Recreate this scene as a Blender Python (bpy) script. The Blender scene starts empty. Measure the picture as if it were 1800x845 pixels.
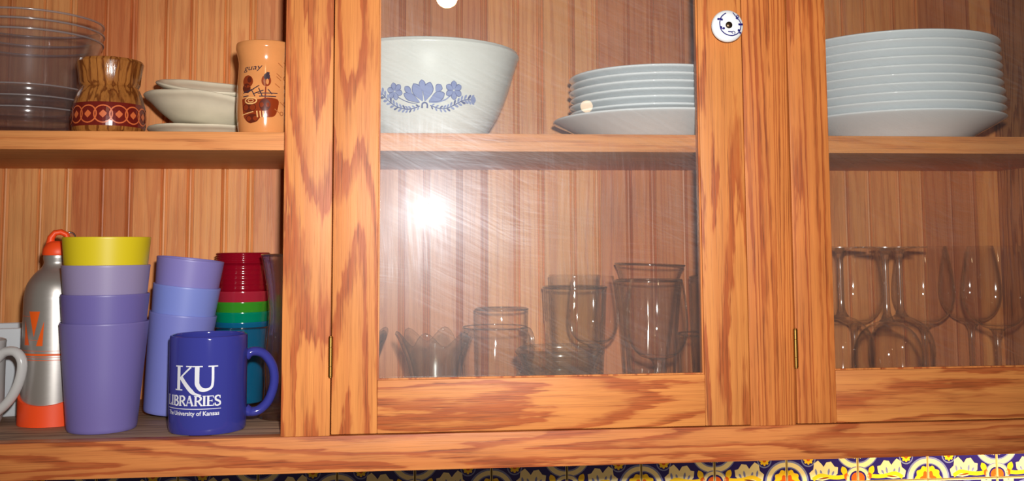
import bpy, bmesh, math, random
from mathutils import Matrix, Vector
random.seed(7)
PI = math.pi
S = bpy.context.scene
C = S.collection

# ------------------------------------------------------------------ camera, world, lights, exposure
EYE = 1.60                                   # height of the lens above the kitchen floor
cam_data = bpy.data.cameras.new('camera')
cam = bpy.data.objects.new('camera', cam_data); C.objects.link(cam)
cam_data.sensor_width = 36.0
cam_data.lens = 34.0
cam_data.shift_y = -125.5 / 1800.0           # the picture is a low crop of the full frame
yaw, pitch, roll = 0.0973971, 0.0789724, -0.0048417
fwd = Vector((math.sin(yaw) * math.cos(pitch), math.cos(yaw) * math.cos(pitch), math.sin(pitch)))
rgt = Vector((math.cos(yaw), -math.sin(yaw), 0)); upv = rgt.cross(fwd)
r2 = rgt * math.cos(roll) + upv * math.sin(roll); u2 = upv * math.cos(roll) - rgt * math.sin(roll)
cam.matrix_world = Matrix(((r2.x, u2.x, -fwd.x, 0), (r2.y, u2.y, -fwd.y, -1.0625), (r2.z, u2.z, -fwd.z, EYE), (0, 0, 0, 1)))
cam_data.clip_start = 0.02
S.camera = cam

W = bpy.data.worlds.new('world'); S.world = W; W.use_nodes = True
bg = W.node_tree.nodes['Background']
bg.inputs[0].default_value = (1.0, 0.78, 0.58, 1); bg.inputs[1].default_value = 0.10

def light(name, kind, loc, energy, color, **kw):
    d = bpy.data.lights.new(name, kind); d.energy = energy; d.color = color
    for k, v in kw.items(): setattr(d, k, v)
    o = bpy.data.objects.new(name, d); C.objects.link(o); o.location = (loc[0], loc[1], loc[2] + EYE)
    return o
flash = light('camera_flash', 'SPOT', (0.029, -1.05, 0.076), 57, (1.0, 0.97, 0.93), shadow_soft_size=0.016,
              spot_size=math.radians(92), spot_blend=1.0)
flash.rotation_euler = (Vector((0.16, 0.2, 0.02)) - Vector((0.029, -1.05, 0.076))).to_track_quat('-Z', 'Y').to_euler()
light('ceiling_bulb', 'POINT', (0.092, -2.0, 0.80), 2.2, (1.0, 0.72, 0.42), shadow_soft_size=0.035)
light('ceiling_bulb', 'POINT', (0.97, -4.4, 0.80), 0.55, (1.0, 0.66, 0.36), shadow_soft_size=0.035)
ucl = light('under_cabinet_lamp', 'AREA', (0.86, 0.11, -0.225), 3.2, (1.0, 0.76, 0.45), shape='RECTANGLE', size=0.5, size_y=0.05)
ucl.rotation_euler = (math.radians(35), 0, 0)

S.view_settings.view_transform = 'Standard'; S.view_settings.look = 'None'
S.view_settings.gamma = 1.0; S.view_settings.use_curve_mapping = False
S.view_settings.exposure = 0.10
S.cycles.transparent_max_bounces = 40
S.cycles.max_bounces = 8; S.cycles.transmission_bounces = 8; S.cycles.glossy_bounces = 4; S.cycles.diffuse_bounces = 3
S.cycles.use_denoising = True

# ------------------------------------------------------------------ materials
def srgb(r, g, b):
    f = lambda c: (c / 255 / 12.92) if c / 255 <= 0.04045 else ((c / 255 + 0.055) / 1.055) ** 2.4
    return (f(r), f(g), f(b), 1)
class NT:
    def __init__(s, name):
        s.m = bpy.data.materials.new(name); s.m.use_nodes = True; s.t = s.m.node_tree; s.t.nodes.clear()
        s.out = s.t.nodes.new('ShaderNodeOutputMaterial')
    def n(s, kind, **kw):
        x = s.t.nodes.new('ShaderNode' + kind)
        for k, v in kw.items():
            if k.startswith('i_'):
                key = k[2:]; key = int(key) if key.isdigit() else key
                s.put(x.inputs[key], v)
            else: setattr(x, k, v)
        return x
    def put(s, sock, v):
        if isinstance(v, bpy.types.NodeSocket): s.t.links.new(v, sock)
        elif isinstance(v, bpy.types.Node): s.t.links.new(v.outputs[0], sock)
        else: sock.default_value = v
    def math(s, op, a, b=0.0, c=0.0, clamp=False):
        x = s.n('Math', operation=op, use_clamp=clamp); s.put(x.inputs[0], a); s.put(x.inputs[1], b); s.put(x.inputs[2], c); return x.outputs[0]
    def ramp(s, fac, stops, interp='LINEAR'):
        x = s.n('ValToRGB'); s.put(x.inputs[0], fac); e = x.color_ramp.elements; x.color_ramp.interpolation = interp
        while len(e) < len(stops): e.new(0.5)
        for el, (p, c) in zip(e, stops):
            el.position = p; el.color = c if isinstance(c, tuple) else (c, c, c, 1)
        return x.outputs[0]
    def mix(s, fac, a, b, mode='MIX'):
        x = s.n('Mix', data_type='RGBA', blend_type=mode); s.put(x.inputs[0], fac); s.put(x.inputs[6], a); s.put(x.inputs[7], b); return x.outputs[2]
    def mixsh(s, fac, a, b):
        x = s.n('MixShader'); s.put(x.inputs[0], fac); s.put(x.inputs[1], a); s.put(x.inputs[2], b); return x.outputs[0]
    def done(s, sh):
        s.t.links.new(sh if isinstance(sh, bpy.types.NodeSocket) else sh.outputs[0], s.out.inputs[0]); return s.m
def pbr(t, color, rough=0.5, metal=0.0, **kw):
    p = t.n('BsdfPrincipled'); t.put(p.inputs['Base Color'], color); t.put(p.inputs['Roughness'], rough); t.put(p.inputs['Metallic'], metal)
    for k, v in kw.items(): t.put(p.inputs[k.replace('_', ' ')], v)
    return p
MATS = {}
def plain(name, rgb, rough=0.4, metal=0.0, noise=0.0, nscale=60, **kw):
    if name in MATS: return MATS[name]
    t = NT(name); col = srgb(*rgb)
    if noise:
        tc = t.n('TexCoord'); nz = t.n('TexNoise', i_Vector=tc.outputs['Object'], i_Scale=nscale, i_Detail=4.0)
        f = t.ramp(nz.outputs[0], [(0.3, 1 - noise), (0.7, 1.0)])
        col = t.mix(1.0, col, f, 'MULTIPLY')
    MATS[name] = t.done(pbr(t, col, rough, metal, **kw)); return MATS[name]

def wood(name, axis, light_c, dark_c, bands=9, nscale=16, stretch=0.11, pores=0.6, rough=0.48, contrast=1.0, grain=1.0):
    """flat-sawn timber: contour lines of a noise that is stretched along the grain, fine pores, tone from the object's own colour"""
    t = NT(name); tc = t.n('TexCoord'); oi = t.n('ObjectInfo')
    off = t.n('CombineXYZ', i_0=t.math('MULTIPLY', oi.outputs['Random'], 37.0), i_1=t.math('MULTIPLY', oi.outputs['Random'], 91.0), i_2=t.math('MULTIPLY', oi.outputs['Random'], 17.0))
    v0 = t.n('VectorMath', operation='ADD', i_0=tc.outputs['Object'], i_1=off)
    def stretched(k):
        sc = [1, 1, 1]; sc['XYZ'.index(axis)] = k
        return t.n('VectorMath', operation='MULTIPLY', i_0=v0, i_1=tuple(sc)).outputs[0]
    big = t.n('TexNoise', i_Vector=stretched(stretch), i_Scale=nscale, i_Detail=2.0, i_Roughness=0.35, i_Distortion=0.25)
    rough_edge = t.n('TexNoise', i_Vector=stretched(0.12), i_Scale=260.0, i_Detail=2.0)
    ph = t.math('ADD', t.math('MULTIPLY', big.outputs[0], bands), t.math('MULTIPLY', rough_edge.outputs[0], 0.55))
    fr = t.math('FRACT', ph)
    ring = t.ramp(fr, [(0.0, 0.10), (0.10, 0.0), (0.52, 0.06), (0.70, 0.72), (0.90, 1.0), (1.0, 0.10)])
    fine = t.n('TexNoise', i_Vector=stretched(0.018), i_Scale=900.0, i_Detail=3.0, i_Roughness=0.6)
    fpore = t.ramp(fine.outputs[0], [(0.50, 0.0), (0.68, 1.0)])
    lines = t.n('TexNoise', i_Vector=stretched(0.02), i_Scale=150.0, i_Detail=2.0)
    fl = t.ramp(lines.outputs[0], [(0.40, 0.0), (0.65, 1.0)])
    g = t.math('MULTIPLY', ring, grain)
    g = t.math('ADD', g, t.math('MULTIPLY', fl, 0.30))
    g = t.math('MULTIPLY', g, contrast, clamp=True)
    col = t.mix(g, srgb(*light_c), srgb(*dark_c))
    col = t.mix(t.math('MULTIPLY', fpore, t.math('MULTIPLY_ADD', g, pores, 0.22)), col, srgb(*[c * 0.62 for c in dark_c]))
    blot = t.n('TexNoise', i_Vector=v0, i_Scale=9.0, i_Detail=2.0)
    col = t.mix(1.0, col, t.ramp(blot.outputs[0], [(0.3, 0.86), (0.7, 1.05)]), 'MULTIPLY')
    col = t.mix(1.0, col, oi.outputs['Color'], 'MULTIPLY')
    bump = t.n('Bump', i_Strength=0.12, i_Distance=0.0006, i_Height=t.math('SUBTRACT', 1.0, t.math('MULTIPLY', fpore, 1.0)))
    MATS[name] = t.done(pbr(t, col, rough, Normal=bump.outputs[0], Specular_IOR_Level=0.35)); return MATS[name]
OAK_L, OAK_D = (226, 145, 76), (184, 94, 46)
oak_v = wood('oak_upright', 'Z', OAK_L, OAK_D)
oak_h = wood('oak_lengthwise', 'X', OAK_L, OAK_D, bands=8, nscale=22, stretch=0.09)
oak_line = wood('oak_quartersawn', 'Z', (218, 132, 66), (172, 84, 38), bands=16, nscale=30, stretch=0.02, grain=0.85)
oak_edge = wood('oak_shelf_edge', 'X', (226, 150, 88), (204, 120, 64), bands=10, nscale=40, stretch=0.03, grain=0.5)
oak_side = wood('oak_side_panel', 'Z', (204, 136, 84), (160, 90, 50), bands=14, nscale=26, stretch=0.08)
fir = wood('fir_beadboard', 'Z', (236, 165, 104), (210, 128, 76), bands=12, nscale=22, stretch=0.035, pores=0.1, grain=0.55, rough=0.42)
floorwood = wood('worn_cabinet_floor', 'X', (178, 144, 116), (132, 102, 82), bands=9, nscale=24, stretch=0.07, pores=0.5, rough=0.6)
turned = wood('turned_wood', 'Z', (180, 116, 56), (122, 66, 28), bands=3, nscale=120, stretch=0.02, rough=0.18)

def schlick(t, f0=0.04):
    """mirror share of a thin wall, the same from either side"""
    lw = t.n('LayerWeight', i_Blend=0.5)
    return t.math('MULTIPLY_ADD', t.math('POWER', lw.outputs['Facing'], 5.0), 1.0 - f0, f0)
def thin_glass(name, centre=0.955, edge=0.42, tint=(1.0, 1.0, 1.0), rough=0.015, power=1.6, gloss=1.0, f0=0.03, milk=0.0):
    """blown glass: each wall lets light straight through, dimmer where the wall is seen edge-on, and mirrors by Fresnel"""
    t = NT(name)
    lw = t.n('LayerWeight', i_Blend=0.5)
    f = t.math('POWER', lw.outputs['Facing'], power)
    a = tuple(centre * c for c in tint) + (1,); b = tuple(edge * c for c in tint) + (1,)
    tr = t.n('BsdfTransparent', i_Color=t.mix(f, a, b))
    gl = t.n('BsdfGlossy', i_Roughness=rough, i_Color=(gloss, gloss, gloss, 1))
    sh = t.mixsh(schlick(t, f0), tr, gl)
    if milk: sh = t.mixsh(milk, sh, t.n('BsdfDiffuse', i_Color=(0.76, 0.70, 0.70, 1)))
    MATS[name] = t.done(sh); return MATS[name]
glass_thin = thin_glass('clear_blown_glass', 0.993, 0.55, (1, 0.995, 0.99), power=4.5, rough=0.05, f0=0.022)
glass_press = thin_glass('clear_pressed_glass', 0.992, 0.50, (1.0, 1.0, 0.99), power=3.4, rough=0.06, f0=0.03)
glass_stack = thin_glass('clear_bowl_plastic', 0.985, 0.70, (0.99, 0.99, 1.0), rough=0.12, power=3.0, f0=0.035, milk=0.010)
clear_lip = thin_glass('clear_plastic_lip', 0.8, 0.5, (0.95, 0.95, 1.0), rough=0.15, power=1.5, f0=0.10, milk=0.22)
def mixed_glass(name, k=0.5, tint=(0.99, 1.0, 0.99), f0=0.07, rough=0.06):
    t = NT(name)
    lw = t.n('LayerWeight', i_Blend=0.5)
    f = t.math('POWER', lw.outputs['Facing'], 3.2)
    tr = t.n('BsdfTransparent', i_Color=t.mix(f, tuple(0.998 * c for c in tint) + (1,), tuple(0.55 * c for c in tint) + (1,)))
    gl = t.n('BsdfGlass', i_IOR=1.45, i_Roughness=0.0, i_Color=tuple(tint) + (1,))
    go = t.n('BsdfGlossy', i_Roughness=rough)
    a = t.mixsh(schlick(t, f0), tr, go)
    MATS[name] = t.done(t.mixsh(k, a, gl)); return MATS[name]
def rim_mesh(r, z, w=0.0011, mat=None):
    return lathe_me('rim', [(r + w * math.cos(q * PI / 4), z + w * math.sin(q * PI / 4)) for q in range(9)], mat or glass_rim, 64, angle=80)
glass_rim = thin_glass('glass_rim', 0.88, 0.45, rough=0.05, power=1.2, f0=0.12)
glass_thick = mixed_glass('thick_glass', 0.10, f0=0.10, rough=0.16)
glass_thick2 = mixed_glass('waisted_glass', 0.30)
glass_solid = mixed_glass('solid_glass', 0.35, (1, 1, 1), 0.12, 0.14)
def acrylic(name, rgb):
    t = NT(name); c = srgb(*rgb)
    tr = t.n('BsdfTransparent', i_Color=tuple(min(1, x * 1.1 + 0.02) for x in c[:3]) + (1,))
    p = pbr(t, c, 0.12)
    MATS[name] = t.done(t.mixsh(0.78, tr, p)); return MATS[name]

def pane_material():
    t = NT('smeared_door_glass'); tc = t.n('TexCoord')
    tr = t.n('BsdfTransparent', i_Color=(0.97, 0.98, 0.975, 1))
    gl = t.n('BsdfGlossy', i_Roughness=0.0)
    base = t.mixsh(schlick(t), tr, gl)
    # wiping streaks: fine lines fanning down across the pane, and upright drips at its edge
    def streaks(deg, along, scale, lo, hi):
        mp = t.n('Mapping', i_Vector=tc.outputs['Object'], vector_type='TEXTURE'); mp.inputs['Rotation'].default_value = (0, math.radians(deg), 0); mp.inputs['Scale'].default_value = (along, 1, 1)
        warp = t.n('TexNoise', i_Vector=tc.outputs['Object'], i_Scale=9.0, i_Detail=1.0)
        wv = t.n('VectorMath', operation='MULTIPLY_ADD', i_0=warp.outputs['Color'], i_1=(0.0, 0.0, 0.012), i_2=mp.outputs[0])
        st = t.n('TexNoise', i_Vector=wv.outputs[0], i_Scale=scale, i_Detail=4.0, i_Roughness=0.6)
        return t.ramp(st.outputs[0], [(lo, 0.0), (hi, 1.0)])
    def patch(scale, lo, hi, seed):
        v = t.n('VectorMath', operation='ADD', i_0=tc.outputs['Object'], i_1=(seed, seed * 2, seed * 3))
        return t.ramp(t.n('TexNoise', i_Vector=v.outputs[0], i_Scale=scale, i_Detail=3.0).outputs[0], [(lo, 0.0), (hi, 1.0)])
    m = t.math('MULTIPLY', streaks(27, 30, 420, 0.45, 0.72), patch(6, 0.40, 0.62, 1.3))
    m = t.math('ADD', m, t.math('MULTIPLY', streaks(8, 24, 520, 0.5, 0.75), patch(7, 0.45, 0.65, 5.1)))
    m = t.math('ADD', m, t.math('MULTIPLY', streaks(88, 20, 300, 0.5, 0.75), patch(9, 0.5, 0.62, 9.7)))
    m = t.math('ADD', m, t.math('MULTIPLY', patch(4, 0.4, 0.7, 2.2), 0.35), clamp=True)
    haze = t.n('BsdfGlossy', i_Roughness=0.27, i_Color=(0.76, 0.88, 1.0, 1))
    wide = t.n('BsdfGlossy', i_Roughness=0.42, i_Color=(0.76, 0.88, 1.0, 1))
    glow = t.n('BsdfGlossy', i_Roughness=0.13, i_Color=(0.85, 0.93, 1.0, 1))
    base = t.mixsh(0.0004, base, glow)
    dust = t.n('BsdfDiffuse', i_Color=(0.8, 0.82, 0.86, 1))
    s = t.mixsh(t.math('MULTIPLY_ADD', m, 0.008, 0.0015), base, haze)
    s = t.mixsh(t.math('MULTIPLY_ADD', m, 0.013, 0.0080), s, wide)
    s = t.mixsh(t.math('MULTIPLY_ADD', m, 0.02, 0.006), s, dust)
    MATS['pane'] = t.done(s); return MATS['pane']
pane_mat = pane_material()

white_china = plain('white_china', (238, 243, 247), 0.06)
stoneware = plain('stoneware', (230, 231, 226), 0.28, noise=0.07, nscale=25)
clay = plain('grey_clay', (236, 226, 200), 0.6, noise=0.16, nscale=30)
blue_glaze = plain('cobalt_glaze', (56, 60, 146), 0.08)
white_print = plain('white_print', (226, 228, 236), 0.4)
orange_pl = plain('orange_plastic', (252, 82, 30), 0.45)
orange_print = plain('orange_print', (240, 96, 24), 0.4)
tan_glaze = plain('tan_glaze', (224, 148, 88), 0.12, noise=0.12, nscale=40)
ink_brown = plain('brown_ink', (92, 34, 20), 0.15)
ink_red = plain('red_brown_ink', (136, 52, 22), 0.15)
ink_dark = plain('dark_ink', (62, 46, 56), 0.2)
ink_blue = plain('blue_ink', (134, 146, 196), 0.35)
ink_blue_d = plain('dark_blue_ink', (74, 82, 142), 0.35)
cobalt_ink = plain('cobalt_ink', (34, 30, 112), 0.2)
brass = plain('aged_brass', (168, 128, 66), 0.35, 1.0)
bronze = plain('bronze_screw', (96, 80, 62), 0.35, 1.0)
chrome = plain('steel_wire', (200, 200, 205), 0.2, 1.0)
grey_white = plain('grey_white_glaze', (206, 206, 206), 0.2)
def brushed():
    t = NT('brushed_aluminium'); tc = t.n('TexCoord')
    mp = t.n('Mapping', i_Vector=tc.outputs['Object']); mp.inputs['Scale'].default_value = (0.05, 0.05, 1)
    nz = t.n('TexNoise', i_Vector=mp.outputs[0], i_Scale=1800.0, i_Detail=3.0)
    p = pbr(t, srgb(196, 192, 188), t.ramp(nz.outputs[0], [(0.3, 0.34), (0.7, 0.38)]), 0.75)
    return t.done(p)
alu = brushed()

# ------------------------------------------------------------------ mesh helpers
def mesh(name, verts, faces, mats, fmat=None, smooth=True, angle=38):
    me = bpy.data.meshes.new(name); me.from_pydata(verts, [], faces)
    for m in (mats if isinstance(mats, (list, tuple)) else [mats]): me.materials.append(m)
    if fmat: me.polygons.foreach_set('material_index', fmat)
    bm = bmesh.new(); bm.from_mesh(me); bmesh.ops.remove_doubles(bm, verts=bm.verts, dist=1e-7)
    if smooth is not None: bmesh.ops.recalc_face_normals(bm, faces=bm.faces)
    bm.to_mesh(me); bm.free()
    if smooth:
        me.polygons.foreach_set('use_smooth', [True] * len(me.polygons)); me.set_sharp_from_angle(angle=math.radians(angle))
    me.update(); return me
def put(o, loc, rot):
    o.location = loc; o.rotation_euler = rot
def tag(o, label, cat, group=None):
    o['label'] = label; o['category'] = cat
    if group: o['group'] = group
    return o
def thing(name, label, cat, loc, rot=(0, 0, 0), group=None, me=None):
    o = bpy.data.objects.new(name, me); C.objects.link(o); put(o, (loc[0], loc[1], loc[2] + EYE), rot); return tag(o, label, cat, group)
def part(name, me, parent, loc=(0, 0, 0), rot=(0, 0, 0), color=None, label=None):
    o = bpy.data.objects.new(name, me); C.objects.link(o); o.parent = parent; put(o, loc, rot)
    if color: o.color = color
    if label: o['label'] = label
    return o
def box_me(name, sx, sy, sz, mat, bev=0.0015):
    bm = bmesh.new(); bmesh.ops.create_cube(bm, size=1.0); bmesh.ops.scale(bm, vec=(sx, sy, sz), verts=bm.verts)
    if bev: bmesh.ops.bevel(bm, geom=list(bm.edges), offset=bev, segments=2, affect='EDGES', profile=0.6)
    me = bpy.data.meshes.new(name); bm.to_mesh(me); bm.free(); me.materials.append(mat)
    me.polygons.foreach_set('use_smooth', [True] * len(me.polygons)); me.set_sharp_from_angle(angle=math.radians(40)); return me
def slab(name, x0, x1, y0, y1, z0, z1, mat, parent, bev=0.0015, color=None, label=None):
    return part(name, box_me(name, x1 - x0, y1 - y0, z1 - z0, mat, bev), parent, ((x0 + x1) / 2, (y0 + y1) / 2, (z0 + z1) / 2), color=color, label=label)
def smoothline(pts, k=6):
    """Catmull-Rom through control points (2-D)"""
    out = []
    P = [pts[0]] + list(pts) + [pts[-1]]
    for i in range(1, len(P) - 2):
        a, b, c, d = P[i - 1], P[i], P[i + 1], P[i + 2]
        for j in range(k):
            t = j / k
            out.append(tuple(0.5 * (2 * b[q] + (c[q] - a[q]) * t + (2 * a[q] - 5 * b[q] + 4 * c[q] - d[q]) * t * t + (3 * b[q] - a[q] - 3 * c[q] + d[q]) * t ** 3) for q in range(len(b))))
    out.append(tuple(pts[-1])); return out
def lathe(prof, n=56, mod=None):
    """prof: list of (r, z), r = 0 allowed at the ends; mod(a, r, z, i) -> (r, z)"""
    V, F, rows = [], [], []
    for i, (r, z) in enumerate(prof):
        if r < 1e-7: rows.append([len(V)]); V.append((0, 0, z)); continue
        row = []
        for k in range(n):
            a = 2 * PI * k / n; rr, zz = (r, z) if mod is None else mod(a, r, z, i)
            row.append(len(V)); V.append((rr * math.cos(a), rr * math.sin(a), zz))
        rows.append(row)
    for A, B in zip(rows, rows[1:]):
        for k in range(n):
            k2 = (k + 1) % n
            if len(A) == 1 and len(B) == 1: continue
            if len(A) == 1: F.append((A[0], B[k], B[k2]))
            elif len(B) == 1: F.append((A[k], B[0], A[k2]))
            else: F.append((A[k], B[k], B[k2], A[k2]))
    return V, F
def shell(outer, wall, floor_t=None, rim=True):
    """closed vessel profile: outer (r, z) from the foot to the rim -> out, over the rim, back down inside"""
    inner = []
    z0 = outer[0][1] + (floor_t or wall)
    for r, z in reversed(outer[1:] if outer[0][0] < 1e-6 else outer):
        if z > z0 + 1e-5: inner.append((max(r - wall, 0.0005), z))
    rt, zt = outer[-1]
    top = [(rt - wall * 0.15, zt + wall * 0.35), (rt - wall * 0.5, zt + wall * 0.5), (rt - wall * 0.85, zt + wall * 0.35)] if rim else []
    rin = inner[-1][0]
    start = [] if outer[0][0] < 1e-6 else [(0, outer[0][1])]
    return start + list(outer) + top + inner + [(rin * 0.96, z0), (0, z0)]
def lathe_me(name, prof, mat, n=56, mod=None, angle=38):
    V, F = lathe(prof, n, mod); return mesh(name, V, F, mat, angle=angle)
def tube(path, rad, n=12, flat=1.0, cap=True):
    """tube along 3-D points; rad a number or list; flat squeezes one axis"""
    V, F = [], []; P = [Vector(p) for p in path]; N = len(P)
    ref = None
    for i, p in enumerate(P):
        d = (P[min(i + 1, N - 1)] - P[max(i - 1, 0)]).normalized()
        if ref is None:
            ref = Vector((0, 1, 0)) if abs(d.y) < 0.9 else Vector((1, 0, 0))
        s = d.cross(ref).normalized(); ref = s.cross(d).normalized()
        r = rad[i] if isinstance(rad, (list, tuple)) else rad
        for k in range(n):
            a = 2 * PI * k / n; V.append(tuple(p + s * (r * math.cos(a)) + ref * (r * flat * math.sin(a))))
    for i in range(N - 1):
        for k in range(n):
            k2 = (k + 1) % n; F.append((i * n + k, i * n + k2, (i + 1) * n + k2, (i + 1) * n + k))
    if cap: F.append(tuple(range(n))[::-1]); F.append(tuple((N - 1) * n + k for k in range(n)))
    return V, F

# flat print drawn in 2-D and laid on a surface -------------------------------------------------
class Ink:
    def __init__(s): s.V, s.F, s.M, s.mats, s.level = [], [], [], [], 0
    def mi(s, m):
        if m not in s.mats: s.mats.append(m)
        return s.mats.index(m)
    def blob(s, pts, mat, lv=0, rings=1):
        if sum(pts[i - 1][0] * pts[i][1] - pts[i][0] * pts[i - 1][1] for i in range(len(pts))) < 0: pts = pts[::-1]
        cx = sum(p[0] for p in pts) / len(pts); cy = sum(p[1] for p in pts) / len(pts)
        b = len(s.V); s.V.append((cx, cy, lv))
        n = len(pts)
        for q in range(1, rings + 1):
            for p in pts: s.V.append((cx + (p[0] - cx) * q / rings, cy + (p[1] - cy) * q / rings, lv))
        for q in range(rings - 1):
            for k in range(n):
                k2 = (k + 1) % n; s.F.append((b + 1 + q * n + k, b + 1 + (q + 1) * n + k, b + 1 + (q + 1) * n + k2, b + 1 + q * n + k2)); s.M.append(s.mi(mat))
        for k in range(n): s.F.append((b, b + 1 + k, b + 1 + (k + 1) % n)); s.M.append(s.mi(mat))
    def disc(s, x, y, rx, ry, mat, lv=0, rot=0.0, n=18, bumps=0, amp=0.0):
        pts = []
        for k in range(n):
            a = 2 * PI * k / n; q = 1 + amp * math.cos(bumps * a)
            px, py = rx * q * math.cos(a), ry * q * math.sin(a)
            pts.append((x + px * math.cos(rot) - py * math.sin(rot), y + px * math.sin(rot) + py * math.cos(rot)))
        s.blob(pts, mat, lv)
    def ring(s, x, y, r0, r1, mat, lv=0, a0=0.0, a1=2 * PI, n=28, sy=1.0):
        s.ribbon([(x + (r0 + r1) / 2 * math.cos(a0 + (a1 - a0) * k / n), y + sy * (r0 + r1) / 2 * math.sin(a0 + (a1 - a0) * k / n)) for k in range(n + 1)], r1 - r0, mat, lv)
    def petal(s, x0, y0, x1, y1, w, mat, lv=0, n=16, base=0.15):
        """teardrop from (x0, y0), narrow, to (x1, y1), round"""
        dx, dy = x1 - x0, y1 - y0; L = math.hypot(dx, dy); ux, uy = dx / L, dy / L
        prof = []
        for k in range(n + 1):
            t = k / n; prof.append((t, w / 2 * (base * (1 - t) + math.sin(PI * t ** 1.5) ** 0.8) if 0 < t < 1 else 0))
        pts = [(x0 + ux * L * t - uy * h, y0 + uy * L * t + ux * h) for t, h in prof] + [(x0 + ux * L * t + uy * h, y0 + uy * L * t - ux * h) for t, h in reversed(prof[1:-1])]
        s.blob(pts, mat, lv)
    def ribbon(s, pts, w, mat, lv=0):
        b = len(s.V); N = len(pts)
        for i, p in enumerate(pts):
            a, c = pts[max(i - 1, 0)], pts[min(i + 1, N - 1)]
            dx, dy = c[0] - a[0], c[1] - a[1]; L = math.hypot(dx, dy) or 1
            ww = (w[i] if isinstance(w, (list, tuple)) else w) / 2
            s.V.append((p[0] - dy / L * ww, p[1] + dx / L * ww, lv)); s.V.append((p[0] + dy / L * ww, p[1] - dx / L * ww, lv))
        for i in range(N - 1): s.F.append((b + 2 * i + 1, b + 2 * i + 3, b + 2 * i + 2, b + 2 * i)); s.M.append(s.mi(mat))
    def line(s, a, b, w, mat, lv=0, n=6):
        s.ribbon([(a[0] + (b[0] - a[0]) * k / n, a[1] + (b[1] - a[1]) * k / n) for k in range(n + 1)], w, mat, lv)
    def text(s, body, x, y, size, mat, lv=0, shear=0.0, width=None, bold=0.0, rot=0.0):
        cu = bpy.data.curves.new('lettering', 'FONT'); cu.body = body; cu.size = 1.0; cu.shear = shear; cu.offset = bold; cu.resolution_u = 3
        o = bpy.data.objects.new('lettering', cu); C.objects.link(o)
        dg = bpy.context.evaluated_depsgraph_get(); me = bpy.data.meshes.new_from_object(o.evaluated_get(dg))
        xs = [v.co.x for v in me.vertices]; x0, x1 = min(xs), max(xs)
        k = size; kx = size if width is None else width / (x1 - x0)
        b = len(s.V)
        for v in me.vertices:
            px, py = (v.co.x - x0) * kx, v.co.y * k
            s.V.append((x + px * math.cos(rot) - py * math.sin(rot), y + px * math.sin(rot) + py * math.cos(rot), lv))
        for f in me.polygons: s.F.append(tuple(b + i for i in f.vertices)); s.M.append(s.mi(mat))
        bpy.data.objects.remove(o); bpy.data.curves.remove(cu); bpy.data.meshes.remove(me)
    def build(s, name, fn, out_test=None):
        """fn(x, y, level) -> 3-D point"""
        V = [fn(*v) for v in s.V]
        me = bpy.data.meshes.new(name); me.from_pydata(V, [], s.F)
        for m in s.mats: me.materials.append(m)
        me.polygons.foreach_set('material_index', s.M); me.polygons.foreach_set('use_smooth', [True] * len(s.F)); me.update(); return me
def around(radius, a0, lift=0.0003, step=0.00012):
    """lay (x = arc length, y = height) on a lathed surface whose radius at height y is radius(y)"""
    def fn(x, y, lv):
        r = radius(y) if callable(radius) else radius
        a = a0 + x / r; r += lift + lv * step
        return (r * math.cos(a), r * math.sin(a), y)
    return fn
def interp(prof):
    P = sorted((z, r) for r, z in prof)
    def f(z):
        if z <= P[0][0]: return P[0][1]
        for (za, ra), (zb, rb) in zip(P, P[1:]):
            if z <= zb: return ra + (rb - ra) * (z - za) / max(zb - za, 1e-9)
        return P[-1][1]
    return f
def to_cam(x, y):
    """angle, in a thing's own frame, of the direction from (x, y) to where the lens stands"""
    return math.atan2(-1.0625 - y, -x)

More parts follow.
